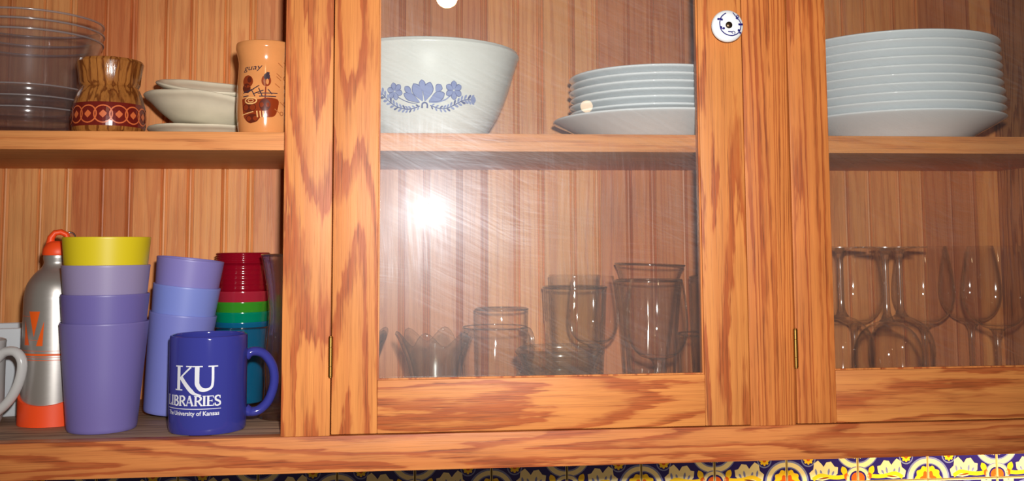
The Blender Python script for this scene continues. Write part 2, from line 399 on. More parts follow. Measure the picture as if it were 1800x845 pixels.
# ------------------------------------------------------------------ the setting: tiled wall behind and below the cabinet
SHELF_T, SHELF_B, FLOOR = 0.1263, 0.1059, -0.2010
BACK = 0.285
t_cream = plain('tile_cream', (244, 226, 170), 0.15); t_navy = plain('tile_navy', (44, 34, 112), 0.12); t_lav = plain('tile_grey_blue', (126, 132, 184), 0.15)
t_yel = plain('tile_yellow', (250, 204, 40), 0.15); t_org = plain('tile_orange', (222, 96, 30), 0.15); t_brown = plain('tile_brown', (130, 60, 24), 0.2)
grout = plain('grout', (206, 182, 124), 0.8, noise=0.1)
PITCH, TS = 0.1052, 0.1032
def tile_mesh(flip):
    k = Ink()
    k.blob([(0, 0), (0.5, 0), (1, 0), (1, 0.5), (1, 1), (0.5, 1), (0, 1), (0, 0.5)], t_navy, 0)
    def clipdisc(x, y, r, mat, lv, bumps=0, amp=0.0, n=48):
        pts = []
        for q in range(n):
            a = 2 * PI * q / n; rr = r * (1 + amp * math.cos(bumps * a)); pts.append((min(1, max(0, x + rr * math.cos(a))), min(1, max(0, y + rr * math.sin(a)))))
        k.blob(pts, mat, lv)
    clipdisc(0.56, 0.66, 0.33, t_lav, 1); clipdisc(0.56, 0.66, 0.30, t_cream, 2); clipdisc(0.56, 0.68, 0.24, t_lav, 3); clipdisc(0.56, 0.70, 0.20, t_cream, 4, 9, 0.08); clipdisc(0.56, 0.70, 0.09, t_yel, 5, 6, 0.15)
    for cx, cy in ((1, 0.47),):                       # fan on the shared edge
        for r, m, lv in ((0.315, t_lav, 5), (0.30, t_cream, 6), (0.235, t_lav, 7), (0.215, t_navy, 8)): clipdisc(cx, cy, r, m, lv)
        clipdisc(cx, cy, 0.165, t_cream, 9, 14, 0.09)
        for a in range(7):
            an = PI / 2 + PI * (a + 0.5) / 7; k.line((cx + 0.13 * math.cos(an), cy + 0.13 * math.sin(an)), (cx + 0.2 * math.cos(an), cy + 0.2 * math.sin(an)), 0.018, t_navy, 10, 2)
    for r, m, lv in ((0.30, t_lav, 5), (0.275, t_cream, 6), (0.215, t_lav, 7), (0.20, t_navy, 8)): clipdisc(0, 0, r, m, lv)
    clipdisc(0, 0, 0.17, t_yel, 9, 10, 0.08); clipdisc(0, 0, 0.09, t_org, 10, 5, 0.2)
    for r, m, lv in ((0.165, t_lav, 11), (0.15, t_cream, 12), (0.105, t_navy, 13), (0.08, t_org, 14)): clipdisc(1, 0.03, r, m, lv)
    k.disc(0.30, 0.31, 0.105, 0.105, t_lav, 7); k.disc(0.30, 0.31, 0.088, 0.088, t_navy, 8)
    for q in range(8):
        a = 2 * PI * q / 8; k.disc(0.30 + 0.047 * math.cos(a), 0.31 + 0.047 * math.sin(a), 0.028, 0.02, t_yel, 9, a, 10)
    k.disc(0.30, 0.31, 0.027, 0.027, t_org, 10)
    leaf = [(0.33, 0.03), (0.31, 0.12), (0.37, 0.17), (0.38, 0.25), (0.44, 0.29), (0.49, 0.24), (0.52, 0.20), (0.56, 0.26), (0.63, 0.27), (0.68, 0.20), (0.73, 0.19), (0.72, 0.10), (0.64, 0.04), (0.5, 0.01)]
    k.blob(leaf, t_cream, 9)
    for x0, y0, x1, y1 in ((0.42, 0.06, 0.40, 0.18), (0.50, 0.06, 0.47, 0.16), (0.58, 0.06, 0.60, 0.18), (0.63, 0.07, 0.67, 0.14)): k.petal(x0, y0, x1, y1, 0.03, t_lav, 10, 8)
    k.ribbon(smoothline([(0.36, 0.03), (0.47, 0.085), (0.6, 0.06), (0.72, 0.05), (0.82, 0.06)]), 0.055, t_yel, 11)
    k.petal(0.42, 0.03, 0.60, 0.055, 0.022, t_brown, 12, 8); k.petal(0.86, 0.04, 0.79, 0.2, 0.08, t_yel, 11, 10); k.disc(0.85, 0.06, 0.035, 0.045, t_org, 12)
    for x, y, r in ((0.12, 0.55, 0.10), (0.2, 0.85, 0.12), (0.85, 0.9, 0.11)):       # flower heads on the upper half
        clipdisc(x, y, r, t_cream, 6, 6, 0.2); clipdisc(x, y, r * 0.5, t_yel, 7, 5, 0.2)
    T = 0.006
    def fn(x, y, lv):
        if flip: x = 1 - x
        return ((x - 0.5) * (TS - 0.0016), -T - 0.00004 - lv * 0.000015, (y - 0.5) * (TS - 0.0016))
    art = k.build('t', fn)
    bm = bmesh.new(); bm.from_mesh(art)
    if flip: bmesh.ops.reverse_faces(bm, faces=bm.faces)
    nm = len(k.mats); h = TS / 2
    cor = [(-h, -h), (h, -h), (h, h), (-h, h)]; e = h - 0.0008
    ring0 = [bm.verts.new((x, 0, z)) for x, z in cor]; ring1 = [bm.verts.new((x, -T + 0.0008, z)) for x, z in cor]; ring2 = [bm.verts.new((math.copysign(e, x), -T, math.copysign(e, z))) for x, z in cor]
    ci = k.mats.index(t_cream)
    for A, B in ((ring0, ring1), (ring1, ring2)):
        for q in range(4): f = bm.faces.new((A[q], A[(q + 1) % 4], B[(q + 1) % 4], B[q])); f.material_index = ci
    f = bm.faces.new(ring2); f.material_index = ci
    me = bpy.data.meshes.new('glazed_tile'); bm.to_mesh(me); bm.free()
    for m in k.mats: me.materials.append(m)
    return me
wall = bpy.data.objects.new('wall_back', box_me('wall_back', 2.6, 0.02, 1.5, grout, 0)); C.objects.link(wall)
wall.location = (0.15, 0.314, EYE + 0.0); wall['kind'] = 'structure'; wall['label'] = 'grouted kitchen wall behind the cabinet with painted tiles'
tmeA, tmeB = tile_mesh(False), tile_mesh(True)
for row in range(3):
    for c in range(-9, 13):
        X = 0.7335 + 0.0526 + (c - 5) * PITCH
        if X < -0.85 or X > 1.25: continue
        part('tile', tmeA if (c % 2) else tmeB, wall, (X - 0.15, -0.0102, -0.339 + 0.0526 - row * PITCH))

# ------------------------------------------------------------------ the cabinet
cab = thing('wall_cabinet', 'orange oak wall cabinet with glazed doors, one shelf and beadboard back', 'cabinet', (0.13, BACK + 0.015, -0.24))
CO = Vector((0.13, BACK + 0.015, -0.24))
def cslab(name, x0, x1, y0, y1, z0, z1, mat, bev=0.0012, color=None, parent=None, label=None):
    p = parent or cab; o = CO
    return slab(name, x0 - o.x, x1 - o.x, y0 - o.y, y1 - o.y, z0 - o.z, z1 - o.z, mat, p, bev, color, label)
XL, XR, TOP = -0.655, 0.851, 0.40
def tone(k, r=1.0, g=1.0, b=1.0): return (k * r, k * g, k * b, 1)
# beadboard back: boards 80 mm wide, a bead along the joint and one down the middle
def bead_profile(w=0.0797):
    P = [(-w / 2, 0.0)]
    def bead(cx):
        r = 0.0032
        P.extend([(cx - r - 0.0016, 0.0), (cx - r - 0.0006, 0.0032), (cx - r * 0.8, 0.0022), (cx - r * 0.4, 0.0004), (cx, 0.0), (cx + r * 0.4, 0.0004), (cx + r * 0.8, 0.0022), (cx + r + 0.0006, 0.0032), (cx + r + 0.0016, 0.0)])
    bead(0.0); bead(w / 2 - 0.0056)
    P.append((w / 2, 0.0)); return P
def board_mesh(w0, w1, z0, z1):
    P = [p for p in bead_profile() if w0 - 1e-6 <= p[0] <= w1 + 1e-6]
    P = P or [(w0, 0.0)]
    if P[-1][0] < w1 - 1e-6: P.append((w1, 0.0))
    if P[0][0] > w0 + 1e-6: P.insert(0, (w0, 0.0))
    n = len(P); V = [(x, y, z) for z in (z0, z1) for x, y in P] + [(x, 0.012, z) for z in (z0, z1) for x in (w0, w1)]
    F = [(i, i + 1, n + i + 1, n + i) for i in range(n - 1)] + [(2 * n, 2 * n + 2, 2 * n + 3, 2 * n + 1), (0, n, 2 * n + 2, 2 * n), (n - 1, 2 * n + 1, 2 * n + 3, 2 * n - 1)]
    return mesh('beadboard', V, F, fir, angle=25)
bz0, bz1 = FLOOR - CO.z, TOP - CO.z
full = board_mesh(-0.03985, 0.03985, bz0, bz1); last = board_mesh(-0.03985, -0.0068, bz0, bz1)
TONES = {-9: (0.98, 0.96, 0.96), -8: (0.96, 0.94, 0.92), -7: (1.02, 1.06, 1.02), -6: (0.78, 0.60, 0.56), -5: (1.0, 0.93, 0.88), -4: (1.02, 0.99, 0.92), -3: (0.88, 0.78, 0.82), -2: (0.95, 0.88, 0.92), -1: (0.82, 0.68, 0.64),
         0: (0.84, 0.70, 0.66), 1: (1.0, 0.95, 0.84), 2: (1.02, 0.98, 0.84), 3: (0.78, 0.60, 0.54), 4: (0.76, 0.58, 0.52), 5: (0.9, 0.78, 0.66), 6: (0.92, 0.80, 0.68), 7: (0.95, 0.84, 0.70),
         8: (0.93, 0.80, 0.66), 9: (0.72, 0.54, 0.50), 10: (0.97, 0.88, 0.72)}
for k in range(-8, 11):
    xc = 0.018 + 0.08 * k + 0.04
    part('back_board', last if k == 10 else full, cab, (xc - CO.x, BACK - CO.y, 0), color=TONES[k] + (1,))
cslab('floor_panel', XL, XR, 0.020, BACK + 0.012, FLOOR - 0.018, FLOOR, floorwood, label='worn grey brown cabinet floor')
cslab('shelf', XL, XR, 0.020, BACK, SHELF_B, SHELF_T, oak_edge, 0.0010, color=tone(1.0))
cslab('top_panel', XL, XR, 0.020, BACK + 0.012, TOP, TOP + 0.018, oak_h)
cslab('side_panel', XR, XR + 0.018, 0.020, BACK + 0.012, FLOOR - 0.018, TOP + 0.018, oak_side, color=tone(1.1))
cslab('side_panel', XL - 0.018, XL, 0.020, BACK + 0.012, FLOOR - 0.018, TOP + 0.018, oak_side)
cslab('face_rail', -0.72, 0.93, 0.0, 0.020, -0.2392, FLOOR, oak_h, color=tone(0.95, 0.97, 0.92))
cslab('face_rail', -0.72, 0.93, 0.0, 0.020, 0.375, 0.43, oak_h)
cslab('face_stile', -0.1441, -0.0924, 0.0, 0.020, FLOOR, 0.375, oak_v, color=tone(1.0))
cslab('face_stile', 0.3693, 0.4213, 0.0, 0.020, FLOOR, 0.375, oak_line, color=tone(0.97))
cslab('face_stile', -0.72, -0.67, 0.0, 0.020, FLOOR, 0.375, oak_v)
cslab('face_stile', 0.862, 0.93, 0.0, 0.020, FLOOR, 0.375, oak_v)

def hinge_mesh():
    V, F = [], []
    z = 0.0
    prof = [(0, 0), (0.0012, 0.0001), (0.0021, 0.0006), (0.0021, 0.0018), (0.0026, 0.0020)]
    for z0, z1 in ((0.002, 0.0125), (0.0129, 0.0323), (0.0327, 0.0430)): prof += [(0.0020, z0), (0.0026, z0 + 0.0002), (0.0026, z1 - 0.0002), (0.0020, z1)]
    prof += [(0.0026, 0.0432), (0.0021, 0.0434), (0.0021, 0.0444), (0.0012, 0.0449), (0, 0.045)]
    return lathe_me('hinge', prof, brass, 16)
hinge_me = hinge_mesh()
def door(x0, x1, ix0, ix1, z0, z1, iz0, iz1, stile_mats, cols, yf=-0.0012):
    yb = yf + 0.019
    # lip round the glass, the piece the frame is glazed against
    bm = bmesh.new()
    for (a0, a1, b0, b1) in ((ix0 - 0.004, ix0 + 0.0015, iz0 - 0.004, iz1 + 0.004), (ix1 - 0.0015, ix1 + 0.004, iz0 - 0.004, iz1 + 0.004), (ix0 + 0.0015, ix1 - 0.0015, iz0 - 0.004, iz0 + 0.0015), (ix0 + 0.0015, ix1 - 0.0015, iz1 - 0.0015, iz1 + 0.004)):
        g = bmesh.ops.create_cube(bm, size=1.0)['verts']; bmesh.ops.scale(bm, vec=(a1 - a0, 0.003, b1 - b0), verts=g); bmesh.ops.translate(bm, vec=((a0 + a1) / 2 - x0, 0.0048, (b0 + b1) / 2 - z0), verts=g)
    me = bpy.data.meshes.new('door'); bm.to_mesh(me); bm.free(); me.materials.append(oak_v)
    d = part('door', me, cab, (x0 - CO.x, yf - CO.y, z0 - CO.z), color=tone(0.9))
    def q(name, a0, a1, b0, b1, mat, col, ya=0.0, yb_=0.019, bev=0.0012):
        return slab(name, a0 - x0, a1 - x0, ya, yb_, b0 - z0, b1 - z0, mat, d, bev, col)
    q('door_stile', x0, ix0, z0, z1, stile_mats[0], cols[0]); q('door_stile', ix1, x1, z0, z1, stile_mats[1], cols[1])
    q('door_rail', ix0, ix1, z0, iz0, oak_h, cols[2]); q('door_rail', ix0, ix1, iz1, z1, oak_h, cols[2])
    q('glass_pane', ix0 - 0.003, ix1 + 0.003, iz0 - 0.003, iz1 + 0.003, pane_mat, None, 0.0065, 0.0090, 0)
    return d
DZ0, DZ1, IZ0, IZ1 = FLOOR + 0.0015, 0.3735, -0.1433, 0.325
d1 = door(-0.0912, 0.3682, -0.0425, 0.3175, DZ0, DZ1, IZ0, IZ1, (oak_v, oak_v), (tone(0.98), tone(0.92, 1, 1), tone(0.96)))
d2 = door(0.4224, 0.8608, 0.468, 0.815, DZ0, DZ1, -0.1415, IZ1, (oak_line, oak_v), (tone(0.98), tone(0.95), tone(0.92)))
for d, x, zz in ((d1, -0.0921, -0.1400), (d2, 0.4218, -0.1386)):
    x0 = -0.0912 if d is d1 else 0.4224
    for z in (zz, 0.325): part('hinge', hinge_me, d, (x - x0, 0.0012 - 0.0028, z - DZ0), label='brass barrel hinge')
# porcelain knob with a blue vine round a bronze screw
kn = lathe_me('knob', [(0, 0.0), (0.007, 0.0), (0.0075, 0.006), (0.010, 0.010), (0.0165, 0.012), (0.0182, 0.0145), (0.0182, 0.0165), (0.0168, 0.0190), (0.0120, 0.0206), (0.006, 0.0212), (0, 0.0213)], white_china, 40, angle=60)
KX, KZ = 0.3468 + 0.0912, 0.2453 - DZ0
knob = part('knob', kn, d1, (0.3468 + 0.0912, 0.0, KZ), (PI / 2, 0, 0), label='white porcelain knob with blue vine')
k = Ink()
u = 0.0182 / 280
def kp(x, y): return ((x - 362) * u, (432 - y) * u)
k.ribbon(smoothline([kp(*p) for p in ((322, 215), (250, 270), (212, 340), (205, 430), (230, 520), (300, 585), (390, 612), (470, 600), (540, 555), (575, 480), (580, 400), (545, 330), (490, 270), (445, 205))]), 0.0012, cobalt_ink, 1)
for x, y, a in ((215, 315, 200), (215, 315, 320), (240, 500, 20), (240, 500, 120), (580, 430, 40), (580, 430, 150), (545, 550, 100), (545, 550, 340), (530, 330, 130)):
    p = kp(x, y); k.petal(p[0], p[1], p[0] + 0.0036 * math.cos(math.radians(a)), p[1] + 0.0036 * math.sin(math.radians(a)), 0.0026, cobalt_ink, 2, 8)
p = kp(530, 270); k.ring(p[0], p[1], 0.0008, 0.0018, cobalt_ink, 2, n=12)
k.ribbon(smoothline([kp(*p) for p in ((460, 600), (470, 560), (440, 535), (415, 560), (440, 580))]), 0.0008, cobalt_ink, 1); k.line(kp(345, 545), kp(420, 548), 0.0011, cobalt_ink, 1)
kz = interp([(0.0213, 0), (0.0212, 0.006), (0.0206, 0.012), (0.0190, 0.0168), (0.0165, 0.0183)])
vine = k.build('vine', lambda x, y, lv: (x, y, kz(math.hypot(x, y)) + 0.0002 + lv * 0.00008))
part('knob_vine', vine, d1, (0.3468 + 0.0912, 0.0, KZ), (PI / 2, 0, 0), label='cobalt blue painted vine')
part('knob_screw', lathe_me('knob_screw', [(0, 0.0205), (0.0038, 0.0205), (0.0038, 0.0222), (0.0028, 0.0232), (0.001, 0.0236), (0, 0.0236)], bronze, 24), d1, (0.3468 + 0.0912, 0.0, KZ), (PI / 2, 0, 0), label='bronze screw head')
# ------------------------------------------------------------------ things are added below

# ================================================================== upper shelf, open bay
def lathe_thing(name, label, cat, prof, mat, loc, rot=(0, 0, 0), group=None, n=56, mod=None, angle=38):
    return thing(name, label, cat, loc, rot, group, lathe_me(name, prof, mat, n, mod, angle))
def copy_thing(src, loc, rot, label=None):
    o = src.copy(); C.objects.link(o); put(o, (loc[0], loc[1], loc[2] + EYE), rot)
    if label: o['label'] = label
    for ch in src.children:
        c = ch.copy(); C.objects.link(c); c.parent = o
        for g in ch.children:
            d = g.copy(); C.objects.link(d); d.parent = c
    return o

def vessel(name, label, cat, outer, wall, floor_t, mat, loc, group=None, rot=(0, 0, 0), n=64, mod=None, angle=40):
    o = lathe_thing(name, label, cat, shell(outer, wall, floor_t), mat, loc, rot, group, n, mod, angle)
    if mat is not glass_thick: part('rim', rim_mesh(outer[-1][0] - wall * 0.5, outer[-1][1], wall * 0.62), o)
    return o
# nest of clear plastic bowls
bowl_outer = smoothline([(0.001, 0.0), (0.052, 0.0), (0.060, 0.004), (0.067, 0.022), (0.075, 0.055), (0.0835, 0.082), (0.0850, 0.086)], 4)
bowl_me = lathe_me('clear_bowl', shell(bowl_outer, 0.0014), glass_stack, 64)
lip_me = rim_mesh(0.0852, 0.0862, 0.0013, clear_lip)
low_outer = [p for p in bowl_outer if p[1] <= 0.046]
low_me = lathe_me('clear_bowl', shell(low_outer, 0.0014), glass_stack, 64)
low_lip = rim_mesh(low_outer[-1][0] + 0.0002, low_outer[-1][1], 0.0010, clear_lip)
bz = [0.0, 0.0135, 0.0270, 0.0405, 0.0525, 0.0640]
names = ['lowest shallow clear plastic bowl of the nest beside the carved wooden pot', 'second shallow clear plastic bowl up in the nest beside the carved wooden pot', 'third shallow clear plastic bowl up in the nest beside the carved wooden pot',
         'fourth clear plastic bowl up in the nest beside the carved wooden pot', 'fifth clear plastic bowl up, just below the topmost of the nest', 'topmost clear plastic bowl of the nest on the shelf']
for i, z in enumerate(bz):
    tl = (0, 0.002, -0.004, 0.014, -0.003, 0.010)[i]
    cbw = thing('clear_bowl', names[i], 'bowl', (-0.478, 0.168, SHELF_T + z), (0.002 * (i % 3), tl * 0.7, i), 'clear bowls nested on the upper shelf', low_me if i < 3 else bowl_me)
    part('rim', low_lip if i < 3 else lip_me, cbw)

# carved wooden pot
px, py = -0.3594, 0.100
pot_prof = [(0.0365, 0.0), (0.0385, 0.0015), (0.0370, 0.004), (0.0395, 0.008), (0.0405, 0.018), (0.0402, 0.030), (0.0388, 0.040), (0.0360, 0.050), (0.0330, 0.057), (0.0315, 0.0595), (0.0322, 0.061), (0.0335, 0.064), (0.0345, 0.074), (0.0365, 0.086), (0.0370, 0.088), (0.0362, 0.0895)]
pot = thing('wooden_pot', 'turned dark wooden pot with a carved red band of rings', 'pot', (px, py, SHELF_T))
part('body', lathe_me('body', shell(pot_prof, 0.004, 0.006), turned, 56, angle=30), pot)
kb = Ink(); pr = interp(pot_prof); fa = to_cam(px, py)
red_band = plain('carved_dark_red', (110, 28, 22), 0.2); carved = plain('carved_orange', (214, 108, 58), 0.35)
N = 72; z0, z1 = 0.0115, 0.0385
half = PI * 0.0402
for i in range(N):
    x0, x1 = -half + 2 * half * i / N, -half + 2 * half * (i + 1) / N
    zs = [z0 + (z1 - z0) * q / 5 for q in range(6)]
    for a, b in zip(zs, zs[1:]):
        bI = len(kb.V); kb.V += [(x0 / 0.0402, a, 0), (x1 / 0.0402, a, 0), (x1 / 0.0402, b, 0), (x0 / 0.0402, b, 0)]; kb.F.append((bI, bI + 1, bI + 2, bI + 3)); kb.M.append(kb.mi(red_band))
NR = 15; zc = 0.0245; pitch = 2 * PI / NR
for i in range(NR):
    c = i * pitch - PI + 0.05
    kb.V_base = None
    for ring_r, w, lv in ((0.0098, 0.0015, 2),):
        pts = [(c + ring_r / 0.0402 * math.cos(2 * PI * q / 24), zc + ring_r * 1.02 * math.sin(2 * PI * q / 24)) for q in range(25)]
        b = len(kb.V)
        for q, (x, y) in enumerate(pts):
            a = 2 * PI * q / 24
            kb.V.append((c + (ring_r - w / 2) / 0.0402 * math.cos(a), zc + (ring_r - w / 2) * math.sin(a), lv)); kb.V.append((c + (ring_r + w / 2) / 0.0402 * math.cos(a), zc + (ring_r + w / 2) * math.sin(a), lv))
        for q in range(24): kb.F.append((b + 2 * q, b + 2 * q + 1, b + 2 * q + 3, b + 2 * q + 2)); kb.M.append(kb.mi(carved))
    d = 0.0046; kb.blob([(c, zc - d), (c + d * 0.75 / 0.0402, zc - d * 0.2), (c + d * 0.85 / 0.0402, zc + d * 0.2), (c, zc + d), (c - d * 0.85 / 0.0402, zc + d * 0.1), (c - d * 0.8 / 0.0402, zc - d * 0.25)], carved, 2)
part('carved_band', kb.build('carved_band', lambda x, y, lv: ((pr(y) + 0.0002 + lv * 0.0002) * math.cos(fa + x), (pr(y) + 0.0002 + lv * 0.0002) * math.sin(fa + x), y)), pot, label='dark red carved band with orange rings and diamonds')

# rough grey clay dishes
def wavy(seed, amp, zamp):
    rnd = random.Random(seed); ph = [rnd.uniform(0, 6.28) for _ in range(4)]
    def mod(a, r, z, i):
        w = (math.sin(2 * a + ph[0]) + 0.6 * math.sin(3 * a + ph[1]) + 0.4 * math.sin(5 * a + ph[2]) + 0.25 * math.sin(9 * a + ph[3])) / 2.2
        k = min(1, max(0, (r - 0.03) / 0.05)); return r * (1 + amp * w * k), z + zamp * w * k * k
    return mod
dish_o = smoothline([(0.028, 0.0), (0.040, 0.002), (0.058, 0.012), (0.070, 0.021), (0.077, 0.025), (0.0795, 0.0275)], 4)
lathe_thing('clay_dish', 'lower rough grey clay dish lying flat under another, beside the painted mug', 'dish', shell([(r * 0.93, z * 0.72) for r, z in dish_o], 0.0045), clay, (-0.264, 0.190, SHELF_T), (0, 0, 0.4), 'clay dishes on the upper shelf', 64, wavy(3, 0.02, 0.0015))
lathe_thing('clay_dish', 'middle grey clay dish with a wavy rim, tipped forward on a flat one', 'dish', shell([(r * 1.03, z * 1.05) for r, z in dish_o], 0.005), clay, (-0.266, 0.186, SHELF_T + 0.0225), (math.radians(9), math.radians(-1.0), 2.2), 'clay dishes on the upper shelf', 64, wavy(8, 0.02, 0.002))
lathe_thing('clay_dish', 'topmost grey clay dish, tipped forward to show its hollow', 'dish', shell([(r * 0.98, z * 1.05) for r, z in dish_o], 0.005), clay, (-0.2545, 0.196, SHELF_T + 0.0470), (math.radians(13), math.radians(-3.0), 0.7), 'clay dishes on the upper shelf', 64, wavy(5, 0.02, 0.002))

# souvenir mug in tan glaze
mx, my = -0.1745, 0.060
mug_prof = smoothline([(0.026, 0.0), (0.0285, 0.001), (0.0305, 0.012), (0.0318, 0.032), (0.0312, 0.055), (0.0300, 0.075), (0.0302, 0.085), (0.0325, 0.095), (0.0335, 0.099), (0.0330, 0.1035)], 4)
smug = thing('souvenir_mug', 'glazed tan pottery mug painted with brown gourds and lettering', 'mug', (mx, my, SHELF_T))
part('body', lathe_me('body', shell(mug_prof, 0.0035, 0.005), tan_glaze, 56), smug)
hv, hf = tube([(0.029 + 0.001, 0, 0.080), (0.040, 0, 0.082), (0.052, 0, 0.070), (0.054, 0, 0.050), (0.048, 0, 0.030), (0.036, 0, 0.022), (0.030, 0, 0.021)], [0.006, 0.0055, 0.005, 0.005, 0.005, 0.0055, 0.006], 12, 1.3)
part('handle', mesh('handle', hv, hf, tan_glaze, angle=60), smug, rot=(0, 0, to_cam(mx, my) + 1.9))
km = Ink()
mm = 0.001
def sp(x, y): return ((x - 283) * 0.155 * mm, (800 - y) * 0.137 * mm)        # drawing grid: 1 unit = about 0.15 mm
def sdisc(x, y, rx, ry, m, lv=1, rot=0): p = sp(x, y); km.disc(p[0], p[1], rx * 0.155 * mm, ry * 0.137 * mm, m, lv, rot)
p = sp(118, 285); km.text('guay', p[0] - 0.001, p[1], 0.0088, ink_dark, 2, 0.25, width=0.0235, bold=0.004, rot=0.06)
sdisc(150, 375, 44, 52, ink_red); sdisc(140, 430, 36, 40, ink_brown); sdisc(165, 360, 18, 26, ink_brown, 2)
sdisc(288, 370, 34, 48, ink_red); sdisc(292, 335, 22, 28, ink_dark, 2); sdisc(296, 378, 10, 24, tan_glaze, 3)
km.line(sp(298, 330), sp(300, 298), 0.0032, ink_dark, 3); km.line(sp(285, 420), sp(282, 520), 0.0016, ink_red, 1)
for a, b in (((110, 470), (200, 440)), ((150, 470), (240, 410)), ((195, 480), (270, 450)), ((180, 440), (210, 500)), ((235, 430), (262, 500)), ((300, 440), (330, 480)), ((230, 475), (370, 470)), ((240, 500), (360, 498)), ((110, 500), (160, 495))):
    km.line(sp(*a), sp(*b), 0.0011, ink_dark, 2)
p = sp(178, 535); km.ring(p[0], p[1], 0.0062, 0.0076, plain('pale_tan_ink', (232, 176, 112), 0.2), 3, sy=0.5); km.ring(p[0], p[1], 0.0028, 0.0036, MATS['pale_tan_ink'], 3, sy=0.5)
scene_blob = [(100, 520), (150, 510), (230, 525), (300, 510), (370, 520), (380, 560), (362, 640), (330, 668), (260, 670), (235, 690), (180, 720), (135, 690), (112, 640)]
km.blob(smoothline([sp(*q) for q in scene_blob + scene_blob[:1]], 3)[:-1], ink_red, 1, 8)
sdisc(165, 590, 55, 40, ink_brown, 2); sdisc(190, 680, 50, 36, ink_brown, 2); sdisc(280, 570, 40, 50, ink_brown, 2)
for x in (225, 248, 268): km.line(sp(x, 620), sp(x + 6, 672), 0.0014, MATS['pale_tan_ink'], 3)
km.line(sp(105, 650), sp(200, 625), 0.001, MATS['pale_tan_ink'], 3)
for x, y in ((432, 340), (438, 412), (440, 478), (430, 555), (405, 635)): p = sp(x, y); km.ring(p[0], p[1], 0.0014, 0.0026, plain('pressed_mark', (176, 104, 56), 0.3), 1, n=14)
for x, y in ((360, 330), (350, 390), (362, 305), (372, 215), (420, 205), (350, 600), (390, 540)): km.line(sp(x, y), sp(x + 38, y + 32), 0.0009, MATS['pressed_mark'], 1)
part('painting', km.build('painting', around(interp(mug_prof), to_cam(mx, my), 0.00025, 0.00008)), smug, label='brown gourds, dark lettering and pressed marks')

# ================================================================== lower left, on the cabinet floor
cup_outer = [(0.0352, 0.0), (0.0362, 0.0012), (0.0368, 0.004), (0.0418, 0.062), (0.0466, 0.116), (0.0468, 0.1175)]
def plastic(name, rgb): return plain(name, rgb, 0.42, Subsurface_Weight=0.0)
cupcols = [('deep_violet_plastic', (118, 108, 174)), ('violet_plastic', (112, 102, 170)), ('grey_lavender_plastic', (150, 138, 178)), ('yellow_plastic', (222, 200, 30))]
cl = ['violet plastic cup at the foot of the stack with a yellow cup on top', 'violet plastic cup second from the bottom, under the greyish lavender cup', 'greyish lavender plastic cup nested just under the yellow one', 'yellow plastic cup on top of the violet cup stack']
for i, (nm, rgb) in enumerate(cupcols):
    lathe_thing('plastic_cup', cl[i], 'cup', shell(cup_outer, 0.0017), plastic(nm, rgb), (-0.3490, 0.072, FLOOR + 0.0004 + (0, 0.0310, 0.0630, 0.0940)[i]), (0, 0, 0), 'plastic cups stacked by the aluminium bottle')
back_outer = [(r * 0.845, z) for r, z in cup_outer]
tilt = math.radians(6.5); ax = Vector((math.sin(tilt), 0, math.cos(tilt)))
bcols = [('periwinkle_plastic', (124, 130, 204)), ('sky_periwinkle_plastic', (126, 140, 214)), ('lilac_plastic', (134, 126, 194))]
bl = ['periwinkle plastic cup at the bottom of the leaning stack behind the blue mug', 'sky periwinkle plastic cup in the middle of the leaning stack', 'lilac plastic cup on top of the leaning stack']
for i, (nm, rgb) in enumerate(bcols):
    b = Vector((-0.2960, 0.155, FLOOR + 0.0298 * math.sin(tilt) + 0.0004)) + ax * (0, 0.0335, 0.0660)[i]
    lathe_thing('plastic_cup', bl[i], 'cup', shell(back_outer, 0.0016), plastic(nm, rgb), b, (0, tilt, 0), 'plastic cups in the leaning stack')

# aluminium bottle in an orange boot
bx, by = -0.4200, 0.122
bot = thing('drinking_bottle', 'brushed aluminium drinking bottle with orange cap and orange boot', 'bottle', (bx, by, FLOOR))
bprof = smoothline([(0.0305, 0.001), (0.0338, 0.003), (0.0345, 0.010), (0.0345, 0.07), (0.0345, 0.135), (0.0340, 0.147), (0.0310, 0.160), (0.0240, 0.171), (0.0170, 0.178), (0.0145, 0.183), (0.0148, 0.187), (0.0152, 0.190), (0.0148, 0.193)], 4)
part('body', lathe_me('body', [(0, 0.001)] + bprof + [(0.012, 0.1935), (0, 0.1935)], alu, 64), bot)
ba = to_cam(bx, by)
bootN = 64; V, F = [], []
for r, zf in ((0.0345, 0), (0.0372, 0.0), (0.0372, 1), (0.0362, 1.02), (0.0346, 1.02)):
    for q in range(bootN):
        a = 2 * PI * q / bootN
        d = a - (ba - 0.35); top = 0.0235 + 0.0175 * (0.5 - 0.5 * math.cos(d)) * 1.7
        V.append((r * math.cos(a), r * math.sin(a), 0.0003 + zf * top if zf else 0.0003))
for i in range(4):
    for q in range(bootN):
        q2 = (q + 1) % bootN; F.append((i * bootN + q, i * bootN + q2, (i + 1) * bootN + q2, (i + 1) * bootN + q))
F.append(tuple(range(bootN))[::-1])
part('boot', mesh('boot', V, F, orange_pl), bot, label='orange rubber boot with a wavy top edge')
cap = part('cap', lathe_me('cap', [(0, 0.1925), (0.0160, 0.1925), (0.0166, 0.194), (0.0160, 0.2000), (0.0125, 0.2060), (0.0095, 0.2085), (0, 0.2090)], orange_pl, 40), bot, label='orange screw cap with loop')
lv, lf = tube([(-0.0085, 0, 0.204), (-0.0075, 0, 0.213), (-0.0035, 0, 0.2185), (0.003, 0, 0.2195), (0.009, 0, 0.2165), (0.0115, 0, 0.209), (0.0100, 0, 0.202)], [0.0050, 0.0042, 0.0036, 0.0034, 0.0034, 0.0034, 0.004], 14, 1.3)
part('cap_loop', mesh('cap_loop', lv, lf, orange_pl, angle=60), cap, rot=(0, 0, 0.2))
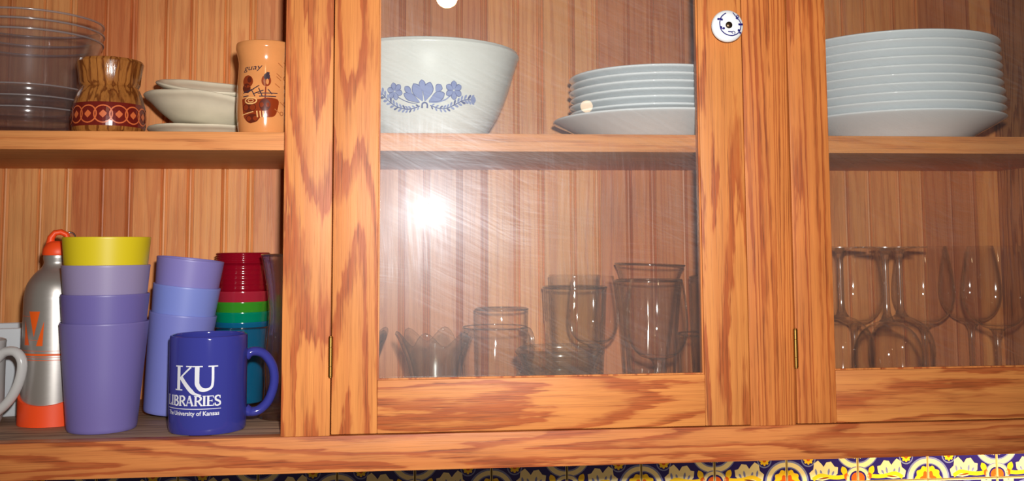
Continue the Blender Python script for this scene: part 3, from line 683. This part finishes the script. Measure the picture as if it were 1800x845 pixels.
cv, cf = tube([(0.0125 + 0.006 * math.cos(a), 0.002 * math.sin(a), 0.2125 + 0.0065 * math.sin(a)) for a in [2 * PI * q / 20 for q in range(21)]], 0.0011, 8, cap=False)
part('clip_ring', mesh('clip_ring', cv, cf, chrome, angle=60), cap, rot=(0, 0, 0.2), label='steel wire clip')
kb2 = Ink()
def dens(P, k=6): return [(P[i][0] + (P[(i + 1) % len(P)][0] - P[i][0]) * q / k, P[i][1] + (P[(i + 1) % len(P)][1] - P[i][1]) * q / k) for i in range(len(P)) for q in range(k)]
def bpx(x, y): return (0.0345 * math.asin(max(-0.98, min(0.98, (x / 3.84 - 97) / 55))), (790 - y) * 0.000182)     # drawing grid over the body
kb2.blob(dens([bpx(208, 80), bpx(274, 80), bpx(240, 238)]), orange_print, 1, 5)
kb2.blob(dens([bpx(186, 140), bpx(212, 288), bpx(184, 290)]), orange_print, 1, 4); kb2.blob(dens([bpx(302, 140), bpx(296, 292), bpx(256, 292)]), orange_print, 1, 4)
kb2.line(bpx(150, 110), bpx(210, 112), 0.0004, orange_print, 1); kb2.line(bpx(196, 255), bpx(300, 258), 0.0004, orange_print, 1)
for y, w in ((322, 0.0004), (345, 0.0024), (362, 0.0005), (378, 0.0006)): kb2.line(bpx(150, y), bpx(420, y + 4), w, orange_print, 1, 24)
part('print', kb2.build('print', around(0.0345, ba, 0.0002, 0.00005)), bot, label='orange angular emblem and lines of print')

# white mugs at the end of the row
wx, wy = -0.5080, 0.100
wm = thing('white_mug', 'white mug with a large loop handle beside the aluminium bottle', 'mug', (wx, wy, FLOOR))
part('body', lathe_me('body', shell([(0.033, 0.0), (0.0355, 0.001), (0.0385, 0.008), (0.0400, 0.03), (0.0400, 0.092), (0.0405, 0.0955)], 0.0035, 0.006), grey_white, 48), wm)
hv, hf = tube(smoothline([(0.037, 0, 0.0760), (0.047, 0, 0.0845), (0.060, 0, 0.0840), (0.0675, 0, 0.0720), (0.0640, 0, 0.0500), (0.0530, 0, 0.0300), (0.0380, 0, 0.0165)], 5), 0.0052, 14, 1.2)
part('handle', mesh('handle', hv, hf, grey_white, angle=70), wm, rot=(0, 0, -0.2))
def square_cup(name, w, h, t, mat, taper=0.9):
    V, F = [], []; n = 8
    def ringpts(s, z, rr):
        pts = []
        for cx, cy, a0 in ((1, 1, 0), (-1, 1, PI / 2), (-1, -1, PI), (1, -1, 3 * PI / 2)):
            for q in range(n): a = a0 + PI / 2 * q / (n - 1); pts.append((cx * (s - rr) + rr * math.cos(a), cy * (s - rr) + rr * math.sin(a), z))
        return pts
    rows = [ringpts(w * taper * 0.97, 0, 0.010), ringpts(w * taper, 0.003, 0.010), ringpts(w, h, 0.012), ringpts(w - t * 0.5, h + 0.001, 0.012), ringpts(w - t, h, 0.011), ringpts(w * taper - t, t * 1.5, 0.009)]
    m = 4 * n
    for r in rows: V += r
    for i in range(len(rows) - 1):
        for q in range(m): q2 = (q + 1) % m; F.append((i * m + q, i * m + q2, (i + 1) * m + q2, (i + 1) * m + q))
    F.append(tuple(range(m))[::-1]); F.append(tuple((len(rows) - 1) * m + q for q in range(m)))
    return mesh(name, V, F, mat)
thing('square_bowl', 'squarish white bowl standing behind the white mug', 'bowl', (-0.497, 0.214, FLOOR), (0, 0, 0.22), None, square_cup('square_bowl', 0.049, 0.104, 0.004, plain('cool_white_glaze', (214, 220, 226), 0.25), 0.96))

# coloured tumblers nested in a clear one
tx, ty = -0.2230, 0.212
vessel('glass_tumbler', 'clear glass tumbler holding the nest of coloured plastic tumblers', 'tumbler', [(0.0300, 0.0), (0.0310, 0.001), (0.0330, 0.01), (0.0370, 0.06), (0.0388, 0.100)], 0.0018, 0.005, glass_press, (tx, ty, FLOOR))
tum = [(0.0262, 0.0), (0.0272, 0.001), (0.0330, 0.094), (0.0338, 0.0985), (0.0342, 0.1010)]
tl = [('blue_acrylic', (14, 100, 142), 'blue translucent plastic tumbler, lowest of the coloured nest', 0.0058), ('teal_acrylic', (0, 138, 104), 'teal green translucent tumbler nested between the blue and the green', 0.0182), ('green_acrylic', (60, 150, 40), 'leaf green translucent tumbler nested under a red one', 0.0310), ('pale_red_acrylic', (176, 40, 60), 'plain red tumbler rim right above the green tumbler', 0.0440)]
for nm, rgb, lab, z in tl:
    lathe_thing('plastic_tumbler', lab, 'tumbler', shell(tum, 0.0005), acrylic(nm, rgb), (tx, ty, FLOOR + z), (0, 0, 0), 'coloured tumblers nested in clear glass')
red_o = [(0.0245, 0.0), (0.0252, 0.001)] + [(0.0252 + 0.0050 * z / 0.05, z) for z in (0.02, 0.05)]
for q in range(24):
    z = 0.052 + q * 0.0016; red_o.append((0.0303 + 0.0004 * math.sin(q * 1.6), z))
for q in range(5):
    z = 0.0915 + q * 0.0026; red_o += [(0.0328, z), (0.0338, z + 0.0009), (0.0338, z + 0.0017), (0.0328, z + 0.0025)]
lathe_thing('plastic_tumbler', 'ruby red ribbed tumbler standing topmost in the coloured nest', 'tumbler', shell(red_o, 0.0009), acrylic('ruby_acrylic', (150, 10, 34)), (tx, ty, FLOOR + 0.0888), (0, 0, 0), 'coloured tumblers nested in clear glass', angle=70)

# tall waisted glass beside the frame
vessel('hurricane_glass', 'tall waisted clear glass half hidden by the oak stile', 'glass', (smoothline([(0.030, 0.0), (0.031, 0.002), (0.026, 0.010), (0.0235, 0.03), (0.0245, 0.06), (0.0220, 0.095), (0.0200, 0.120), (0.0225, 0.150), (0.0275, 0.178), (0.0300, 0.191)], 4)), 0.0024, 0.012, glass_thick2, (-0.1570, 0.128, FLOOR), n=28, angle=20)

# blue mug with white lettering
ux, uy = -0.2312, 0.056
um = thing('blue_mug', 'cobalt blue ceramic mug with white library lettering', 'mug', (ux, uy, FLOOR))
uprof = [(0.0385, 0.0), (0.0402, 0.0008), (0.0412, 0.0030), (0.0416, 0.008), (0.0416, 0.1015), (0.0414, 0.1030)]
part('body', lathe_me('body', shell(uprof, 0.0032, 0.006), blue_glaze, 72), um)
hv, hf = tube(smoothline([(0.0395, 0, 0.0790), (0.0480, 0, 0.0835), (0.0600, 0, 0.0800), (0.0695, 0, 0.0660), (0.0715, 0, 0.0480), (0.0660, 0, 0.0290), (0.0560, 0, 0.0185), (0.0460, 0, 0.0165), (0.0395, 0, 0.0205)], 6), [0.0062] * 3 + [0.0052] * 40 + [0.006] * 6, 16, 1.25)
part('handle', mesh('handle', hv, hf, blue_glaze, angle=70), um, rot=(0, 0, to_cam(ux, uy) + math.radians(92)))
kl = Ink(); TH, TN = 0.20, 0.075
def letter(ch, x, y, w, h, lvl=1):
    """serif capital in the box (x, y, w, h): thick and thin strokes with slab serifs"""
    m = white_print
    def P(a, b): return (x + a * w, y + b * h)
    th, tn = TH * h, TN * h
    def bar(a, b, ww, lv=lvl): kl.line(P(*a), P(*b), ww, m, lv, 6)
    def serif(a, b, half=0.17): kl.line((P(a, b)[0] - half * h, P(a, b)[1]), (P(a, b)[0] + half * h, P(a, b)[1]), tn * 0.8, m, lvl + 1, 3)
    def curve(pts, ws): L = smoothline([P(*p) for p in pts], 5); n = len(L); kl.ribbon(L, [ws[0] + (ws[1] - ws[0]) * math.sin(PI * i / (n - 1)) for i in range(n)], m, lvl + 2)
    if ch in 'LBRE' or ch == 'I':
        sx = 0.5 if ch == 'I' else 0.24
        bar((sx, 0), (sx, 1), th); serif(sx, 0.035); serif(sx, 0.965)
    if ch == 'L': bar((0.2, 0.04), (0.95, 0.04), tn); kl.line(P(0.93, 0.0), P(0.97, 0.26), tn, m, lvl)
    if ch == 'E':
        bar((0.2, 0.04), (0.92, 0.04), tn); bar((0.2, 0.5), (0.75, 0.5), tn); bar((0.2, 0.96), (0.88, 0.96), tn)
        kl.line(P(0.9, 0), P(0.95, 0.24), tn, m, lvl); kl.line(P(0.88, 1), P(0.9, 0.78), tn, m, lvl); kl.line(P(0.72, 0.6), P(0.72, 0.4), tn, m, lvl)
    if ch == 'B':
        curve([(0.3, 0.96), (0.62, 0.95), (0.82, 0.76), (0.62, 0.55), (0.3, 0.53)], (tn, th)); curve([(0.3, 0.53), (0.68, 0.51), (0.92, 0.27), (0.68, 0.05), (0.3, 0.04)], (tn, th))
    if ch == 'R':
        curve([(0.3, 0.96), (0.64, 0.95), (0.86, 0.73), (0.64, 0.5), (0.3, 0.48)], (tn, th)); bar((0.5, 0.5), (0.95, 0.02), th * 0.85); serif(0.97, 0.035, 0.1)
    if ch == 'A':
        bar((0.48, 1), (0.12, 0), tn * 1.1); bar((0.48, 1), (0.86, 0), th); bar((0.22, 0.33), (0.72, 0.33), tn); serif(0.12, 0.035, 0.13); serif(0.86, 0.035, 0.15)
    if ch == 'S':
        curve([(0.84, 0.74), (0.76, 0.92), (0.5, 0.97), (0.2, 0.86), (0.22, 0.62), (0.5, 0.5), (0.8, 0.37), (0.84, 0.14), (0.5, 0.03), (0.22, 0.08), (0.14, 0.27)], (tn, th)); kl.line(P(0.84, 0.99), P(0.85, 0.7), tn, m, lvl); kl.line(P(0.13, 0.3), P(0.13, 0.0), tn, m, lvl)
lw, x = 0.0672, -0.0535
adv = {'L': 0.95, 'I': 0.52, 'B': 1.02, 'R': 1.08, 'A': 1.12, 'E': 0.98, 'S': 0.88}
tot = sum(adv[c] for c in 'LIBRARIES'); zl = 0.0318
for c in 'LIBRARIES':
    a = adv[c] / tot * lw; letter(c, x, zl, a * 1.0, 0.0108); x += a
# the large K and U, the K's leg sweeping below the U
kx0, kz0, kh = -0.0405, 0.0480, 0.0262
def Q(a, b): return (kx0 + a * kh, kz0 + b * kh)
def bar(a, b, w): kl.line(Q(*a), Q(*b), w * kh, white_print, 1, 10)
bar((0.26, 0.02), (0.26, 0.98), 0.165); bar((0.08, 0.975), (0.46, 0.975), 0.05); bar((0.08, 0.025), (0.46, 0.025), 0.05)
bar((0.84, 0.95), (0.30, 0.46), 0.07); bar((0.62, 0.975), (1.02, 0.975), 0.05)
L = smoothline([Q(*p) for p in ((0.36, 0.56), (0.62, 0.24), (0.84, 0.0), (1.02, -0.13), (1.28, -0.19))], 8); n = len(L)
kl.ribbon(L, [kh * (0.17 - 0.14 * max(0, (i / (n - 1) - 0.55) / 0.45)) for i in range(n)], white_print, 2)
U = smoothline([Q(*p) for p in ((1.10, 0.95), (1.10, 0.45), (1.12, 0.24), (1.26, 0.06), (1.46, 0.03), (1.66, 0.12), (1.72, 0.34), (1.72, 0.95))], 8); n = len(U)
kl.ribbon(U, [kh * (0.185 if i < n * 0.42 else 0.185 - 0.085 * min(1, (i - n * 0.42) / (n * 0.2))) for i in range(n)], white_print, 3)
bar((0.90, 0.975), (1.32, 0.975), 0.05); bar((1.54, 0.975), (1.92, 0.975), 0.05)
kl.line((-0.0535, 0.0286), (-0.0535 + lw, 0.0286), 0.0007, white_print, 1, 40)
kl.text('The University of Kansas', -0.0510, 0.0218, 0.0063, white_print, 1, 0, width=0.0630, bold=0.022)
part('lettering', kl.build('lettering', around(0.0416, to_cam(ux, uy), 0.00025, 0.00004)), um, label='white serif lettering')

# ================================================================== upper shelf, behind the doors
# stoneware bowl with blue flowers
gx, gy = 0.0120, 0.1400
gprof = smoothline([(0.058, 0.0), (0.061, 0.001), (0.070, 0.008), (0.088, 0.035), (0.101, 0.066), (0.1100, 0.096), (0.1135, 0.1045), (0.1145, 0.1075), (0.1135, 0.1095)], 5)
big = thing('mixing_bowl', 'large off white stoneware bowl with a blue flower spray', 'bowl', (gx, gy, SHELF_T))
part('body', lathe_me('body', shell(gprof, 0.006, 0.008), stoneware, 80), big)
kf = Ink(); U_ = 0.0000965
def fp(x, y): return ((x - 640) * U_, (350 - y) * U_ + 0.0395)
def pet(x0, y0, x1, y1, w, lv=2):
    a, b = fp(x0, y0), fp(x1, y1)
    kf.petal(a[0], a[1], b[0], b[1], (w + 16) * U_, ink_blue_d, lv - 1, base=0.1); kf.petal(a[0], a[1], b[0] - (b[0] - a[0]) * 0.04, b[1] - (b[1] - a[1]) * 0.04, w * U_, ink_blue, lv, base=0.1)
pet(584, 232, 568, 95, 62, 3); pet(584, 345, 470, 138, 100, 3); pet(548, 352, 350, 250, 76, 5); pet(455, 262, 366, 172, 56, 7)
pet(606, 345, 672, 122, 104, 3); pet(735, 235, 800, 150, 72, 7); pet(650, 345, 845, 245, 96, 5)
def flower(x, y, r, n, rot):
    for q in range(n): a = rot + 2 * PI * q / n; pet(x + 6 * math.cos(a), y + 6 * math.sin(a), x + r * math.cos(a), y + r * math.sin(a), r * 0.50, 3)
flower(238, 222, 104, 6, 0.3); flower(958, 208, 112, 6, 0.5)
kf.ribbon(smoothline([fp(*p) for p in ((280, 290), (380, 340), (470, 362), (545, 352))]), 0.0009, ink_blue_d, 1); kf.ribbon(smoothline([fp(*p) for p in ((915, 270), (850, 320), (750, 350), (655, 350))]), 0.0014, ink_blue, 1)
def garland(ctrl):
    L = smoothline([fp(*p) for p in ctrl], 7); kf.ribbon(L, 0.0011, ink_blue_d, 2)
    for i in range(1, len(L) - 1, 3):
        (xa, ya), (xb, yb) = L[i - 1], L[i + 1]; a = math.atan2(yb - ya, xb - xa); ln = 0.0046 + 0.0036 * i / len(L)
        for sgn in (1, -1):
            b = a + sgn * 0.75; kf.petal(L[i][0], L[i][1], L[i][0] + ln * math.cos(b), L[i][1] + ln * math.sin(b), ln * 0.36, ink_blue if (i + sgn) % 4 else ink_blue_d, 3, 8)
    (xa, ya), (xb, yb) = L[-3], L[-1]; kf.petal(xb, yb, xb + (xb - xa) * 1.6 + 0.004 * (1 if xb > xa else -1), yb + (yb - ya) * 1.0, 0.007, ink_blue, 4)
garland([(670, 388), (780, 420), (880, 412), (990, 360), (1090, 312), (1190, 300)]); garland([(548, 395), (450, 425), (360, 425), (250, 390), (150, 320), (70, 240)])
p = fp(605, 388); kf.ring(p[0], p[1], 0.0022, 0.0040, ink_blue_d, 2, a0=-0.4, a1=PI + 0.4, n=14); kf.disc(p[0] - 0.003, p[1] - 0.002, 0.0012, 0.001, ink_blue_d, 3); kf.disc(p[0] + 0.003, p[1] - 0.002, 0.0012, 0.001, ink_blue_d, 3)
part('flower_spray', kf.build('flower_spray', around(interp(gprof), to_cam(gx, gy), 0.0004, 0.00006)), big, label='blue painted flower and leaf spray')

# plates
def plate_profile(R, foot, h):
    o = smoothline([(foot, 0.0), (foot + 0.004, 0.0002), (foot + 0.006, 0.003), (foot + 0.012, 0.0055), (foot + (R - foot) * 0.45, 0.0065 + (h - 0.0065) * 0.28), (foot + (R - foot) * 0.78, 0.0065 + (h - 0.0065) * 0.66), (R - 0.0015, h - 0.0030), (R, h - 0.0012), (R - 0.0014, h)], 3)
    i = [(R - 0.004, h - 0.0006), (foot + (R - foot) * 0.78, 0.0065 + (h - 0.0065) * 0.66 + 0.0042), (foot + (R - foot) * 0.45, 0.0065 + (h - 0.0065) * 0.28 + 0.0042), (foot + 0.010, 0.0085), (foot, 0.0065), (0, 0.0060)]
    return [(0, 0.0030), (foot - 0.004, 0.0030), (foot - 0.003, 0.0)] + o + i
dinner = lathe_me('dinner_plate', plate_profile(0.1320, 0.072, 0.0345), white_china, 96, angle=45)
ordw = ['bottom', 'second', 'third', 'fourth', 'fifth', 'sixth', 'seventh', 'eighth', 'ninth', 'topmost']
for i in range(10):
    lab = f'{ordw[i]} white china dinner plate of the tall stack' if i in (0, 9) else f'{ordw[i]} white china dinner plate from the bottom of the tall stack'
    jx, jy = (0, 0) if i == 0 else (random.uniform(-0.0012, 0.0012) - 0.0006 * i, random.uniform(-0.001, 0.001))
    thing('dinner_plate', lab, 'plate', (0.6290 + jx, 0.151 + jy, SHELF_T + 0.0106 * i), (0, 0, i * 0.7), 'white dinner plates in the tall stack', dinner)
lathe_thing('soup_plate', 'wide rimmed white soup plate under the stack of smaller plates', 'plate', plate_profile(0.1315, 0.066, 0.0325), white_china, (0.3040, 0.151, SHELF_T), n=96, angle=45)
salad = lathe_me('salad_plate', plate_profile(0.1085, 0.056, 0.0240), white_china, 96, angle=45)
for i in range(6):
    lab = {0: 'lowest white salad plate resting in the soup plate', 5: 'topmost white salad plate of the stack in the soup plate'}.get(i, f'{ordw[i]} white salad plate up from the soup plate')
    thing('salad_plate', lab, 'plate', (0.3030 + random.uniform(-0.001, 0.001), 0.152, SHELF_T + 0.0178 + 0.0092 * i), (0, 0, i), 'white salad plates in the low stack', salad)

# ================================================================== glassware behind the middle door
# fluted sundae dishes
def flute(a, r, z, i):
    k = max(0, (z - 0.060) / 0.032); w = math.cos(6 * a); return r * (1 + 0.10 * k * w), z + (0.0075 * w if z > 0.06 else 0) * k
sund = smoothline([(0.027, 0.0), (0.030, 0.002), (0.024, 0.008), (0.021, 0.016), (0.025, 0.028), (0.030, 0.050), (0.0335, 0.066), (0.0385, 0.080), (0.0425, 0.090), (0.0440, 0.0925)], 4)
sprof = shell(sund, 0.0045, 0.020)
lathe_thing('sundae_dish', 'scalloped pressed glass sundae dish in front of a straight tumbler', 'dish', sprof, glass_thick, (0.0215, 0.090, FLOOR), (0, 0, 0.25), 'scalloped glass dishes', 72, flute, 60)
lathe_thing('sundae_dish', 'scalloped pressed glass sundae dish half hidden by the hinged door stile', 'dish', sprof, glass_thick, (-0.0790, 0.122, FLOOR), (0, 0, 0.5), 'scalloped glass dishes', 72, flute, 60)
vessel('glass_tumbler', 'straight clear glass tumbler between the sundae dish and small bowls', 'tumbler', [(0.0350, 0.0), (0.0370, 0.001), (0.0380, 0.006), (0.0412, 0.100)], 0.0014, 0.006, glass_thin, (0.0965, 0.152, FLOOR))
gm = thing('glass_mug', 'clear glass mug with a side handle behind the straight tumbler', 'mug', (0.1110, 0.226, FLOOR))
part('rim', rim_mesh(0.0347, 0.1175, 0.0014), gm)
part('body', lathe_me('body', shell([(0.0310, 0.0), (0.0330, 0.001), (0.0345, 0.02), (0.0352, 0.09), (0.0358, 0.1175)], 0.0022, 0.008), glass_thin, 56), gm)
hv, hf = tube(smoothline([(0.034, 0, 0.092), (0.044, 0, 0.092), (0.050, 0, 0.080), (0.049, 0, 0.060), (0.042, 0, 0.046), (0.034, 0, 0.044)], 5), 0.0034, 12, 1.3)
part('handle', mesh('handle', hv, hf, glass_solid, angle=70), gm, rot=(0, 0, -0.75))
# two little glass bowls, one in the other
small = smoothline([(0.034, 0.0), (0.036, 0.001), (0.040, 0.006), (0.046, 0.018), (0.0505, 0.028), (0.0530, 0.0305), (0.0535, 0.0330), (0.0515, 0.0350)], 4)
stand = smoothline([(0.030, 0.0), (0.032, 0.001), (0.036, 0.010), (0.040, 0.030), (0.0465, 0.041), (0.0505, 0.046), (0.0520, 0.0490), (0.0505, 0.051)], 4)
vessel('glass_bowl', 'thick rimmed glass bowl carrying another small bowl', 'bowl', stand, 0.004, 0.008, glass_thick, (0.1675, 0.082, FLOOR), 'little stacked glass bowls')
vessel('glass_bowl', 'small thick rimmed glass bowl stacked on another one', 'bowl', [(r * 0.985, z) for r, z in small], 0.004, 0.006, glass_thick, (0.1675, 0.082, FLOOR + 0.0440), 'little stacked glass bowls')
# faceted beer glasses
def facet(n, z0, z1, amp):
    def mod(a, r, z, i):
        k = 1.0 if z0 < z < z1 else 0.0; return r * (1 - amp * k * (0.5 + 0.5 * math.cos(n * a))), z
    return mod
beer = [(0.0330, 0.0), (0.0350, 0.001), (0.0355, 0.006), (0.0372, 0.03), (0.0395, 0.07), (0.0405, 0.100), (0.0408, 0.102), (0.0415, 0.125), (0.0425, 0.142), (0.0432, 0.1455)]
vessel('beer_glass', 'faceted clear beer glass behind the short wine goblet', 'glass', beer, 0.0026, 0.012, glass_press, (0.2080, 0.218, FLOOR), 'faceted beer glasses', (0, 0, 0), 80, facet(10, 0.004, 0.101, 0.05))
lathe_thing('beer_glass', 'second faceted beer glass nested inside the one behind the short goblet', 'glass', shell([(r * 0.80, z) for r, z in beer], 0.0022, 0.012), glass_press, (0.2080, 0.218, FLOOR + 0.0155), (0, 0, 0.3), 'faceted beer glasses', 80, facet(10, 0.004, 0.101, 0.05), 40)
pint = [(0.0300, 0.0), (0.0320, 0.001), (0.0330, 0.008), (0.0385, 0.08), (0.0392, 0.092), (0.0420, 0.130), (0.0455, 0.1600), (0.0462, 0.1635)]
vessel('pint_glass', 'lower ribbed pint glass of the nested pair behind the goblet', 'glass', [(r * 0.985, z * 0.94) for r, z in pint], 0.0022, 0.012, glass_press, (0.3080, 0.218, FLOOR), 'nested pint glasses', (0, 0, 0), 96, facet(16, 0.004, 0.088, 0.05))
vessel('pint_glass', 'upper clear pint glass sitting askew in the ribbed one', 'glass', [(0.0240 + 0.0170 * z / 0.150, z) for z in (0.0, 0.02, 0.06, 0.10, 0.130)] + [(0.0425, 0.1420), (0.0462, 0.1490), (0.0470, 0.1510)], 0.0020, 0.010, glass_thin, (0.3050, 0.218, FLOOR + 0.0240), 'nested pint glasses', (0, math.radians(2.0), 0), 64)
vessel('highball_glass', 'ribbed tall glass pressed against the door edge beside the goblets', 'glass', [(0.0270, 0.0), (0.0285, 0.001), (0.0300, 0.01), (0.0330, 0.085), (0.0345, 0.158)], 0.0020, 0.012, glass_press, (0.3960, 0.205, FLOOR), None, (0, 0, 0), 80, facet(16, 0.004, 0.075, 0.05))
vessel('highball_glass', 'short ribbed glass standing in front of the tall ribbed one', 'glass', [(0.0260, 0.0), (0.0275, 0.001), (0.0290, 0.01), (0.0320, 0.070), (0.0330, 0.090)], 0.0020, 0.012, glass_press, (0.3560, 0.130, FLOOR), None, (0, 0, 0), 80, facet(16, 0.004, 0.062, 0.05))

# stemmed glasses: bowl of thin glass, stem and foot solid
def stemmed(foot_r, stem_r, stem_top, bowl, wall, name):
    zt = stem_top
    foot = [(0, 0.0), (foot_r, 0.0), (foot_r, 0.0012), (foot_r * 0.6, 0.0028), (foot_r * 0.25, 0.0050), (stem_r * 1.5, 0.0090)]
    stem = [(stem_r * 1.5, 0.0088), (stem_r * 1.08, 0.016), (stem_r, 0.03), (stem_r, zt * 0.75), (stem_r * 1.15, zt - 0.010), (stem_r * 1.9, zt - 0.0025), (stem_r * 2.6, zt)]
    inner = [(max(r - wall, 0), z) for r, z in reversed(bowl) if z > zt + 0.004]
    bp = bowl + [(bowl[-1][0] - wall * 0.5, bowl[-1][1] + wall * 0.4)] + inner + [(0, zt + 0.0035)]
    return (lathe_me('foot', foot + [(0, 0.0090)], glass_solid, 48), lathe_me('stem', [(0, 0.0088)] + stem + [(0, zt)], glass_solid, 20, angle=60), lathe_me('bowl', bp, glass_thin, 64, angle=60))
wine_bowl = smoothline([(0.0075, 0.0900), (0.0190, 0.0945), (0.0300, 0.1030), (0.0375, 0.1160), (0.0405, 0.1310), (0.0398, 0.1500), (0.0372, 0.1700), (0.0335, 0.1900), (0.0320, 0.1972)], 4)
wine_parts = stemmed(0.0350, 0.0038, 0.0905, wine_bowl, 0.0011, 'wine')
gob1 = stemmed(0.0300, 0.0036, 0.0770, smoothline([(0.008, 0.0765), (0.018, 0.080), (0.0275, 0.090), (0.0315, 0.104), (0.0310, 0.125), (0.0285, 0.148), (0.0262, 0.1622)], 4), 0.0012, 'g')
gob2 = stemmed(0.0330, 0.0040, 0.0640, smoothline([(0.008, 0.0635), (0.022, 0.068), (0.0325, 0.080), (0.0372, 0.098), (0.0368, 0.120), (0.0338, 0.146), (0.0312, 0.1592)], 4), 0.0012, 'g')
def glass_of(parts, name, label, cat, loc, rot=(0, 0, 0), group=None):
    t = thing(name, label, cat, loc, rot, group)
    for nm, me in zip(('foot', 'stem', 'bowl'), parts): part(nm, me, t)
    return t
glass_of(gob1, 'wine_goblet', 'short rounded wine goblet in front of the faceted beer glass', 'wine glass', (0.2200, 0.148, FLOOR))
glass_of(gob2, 'wine_goblet', 'wider wine goblet in front of the nested pint glasses', 'wine glass', (0.2890, 0.098, FLOOR))

# ================================================================== stemware behind the other door
H = 0.1975
for x, y, lab in ((0.5525, 0.166, 'upside down wine glass nearest the hinged stile in the stemware row'), (0.5705, 0.078, 'upside down wine glass standing in front of the other two upturned ones'), (0.6285, 0.156, 'upside down wine glass beside the upright ones, behind the front upturned one')):
    glass_of(wine_parts, 'wine_glass', lab, 'wine glass', (x, y, FLOOR + H), (PI, 0, 0), 'wine glasses turned upside down')
for x, y, lab in ((0.6010, 0.235, 'upright wine glass behind the upturned wine glasses'), (0.6920, 0.215, 'upright wine glass between the upturned ones and the front upright one'), (0.7720, 0.236, 'upright wine glass against the beadboard at the side panel'), (0.7440, 0.130, 'upright wine glass standing in front by the side panel')):
    glass_of(wine_parts, 'wine_glass', lab, 'wine glass', (x, y, FLOOR), (0, 0, 0.3), 'upright wine glasses')
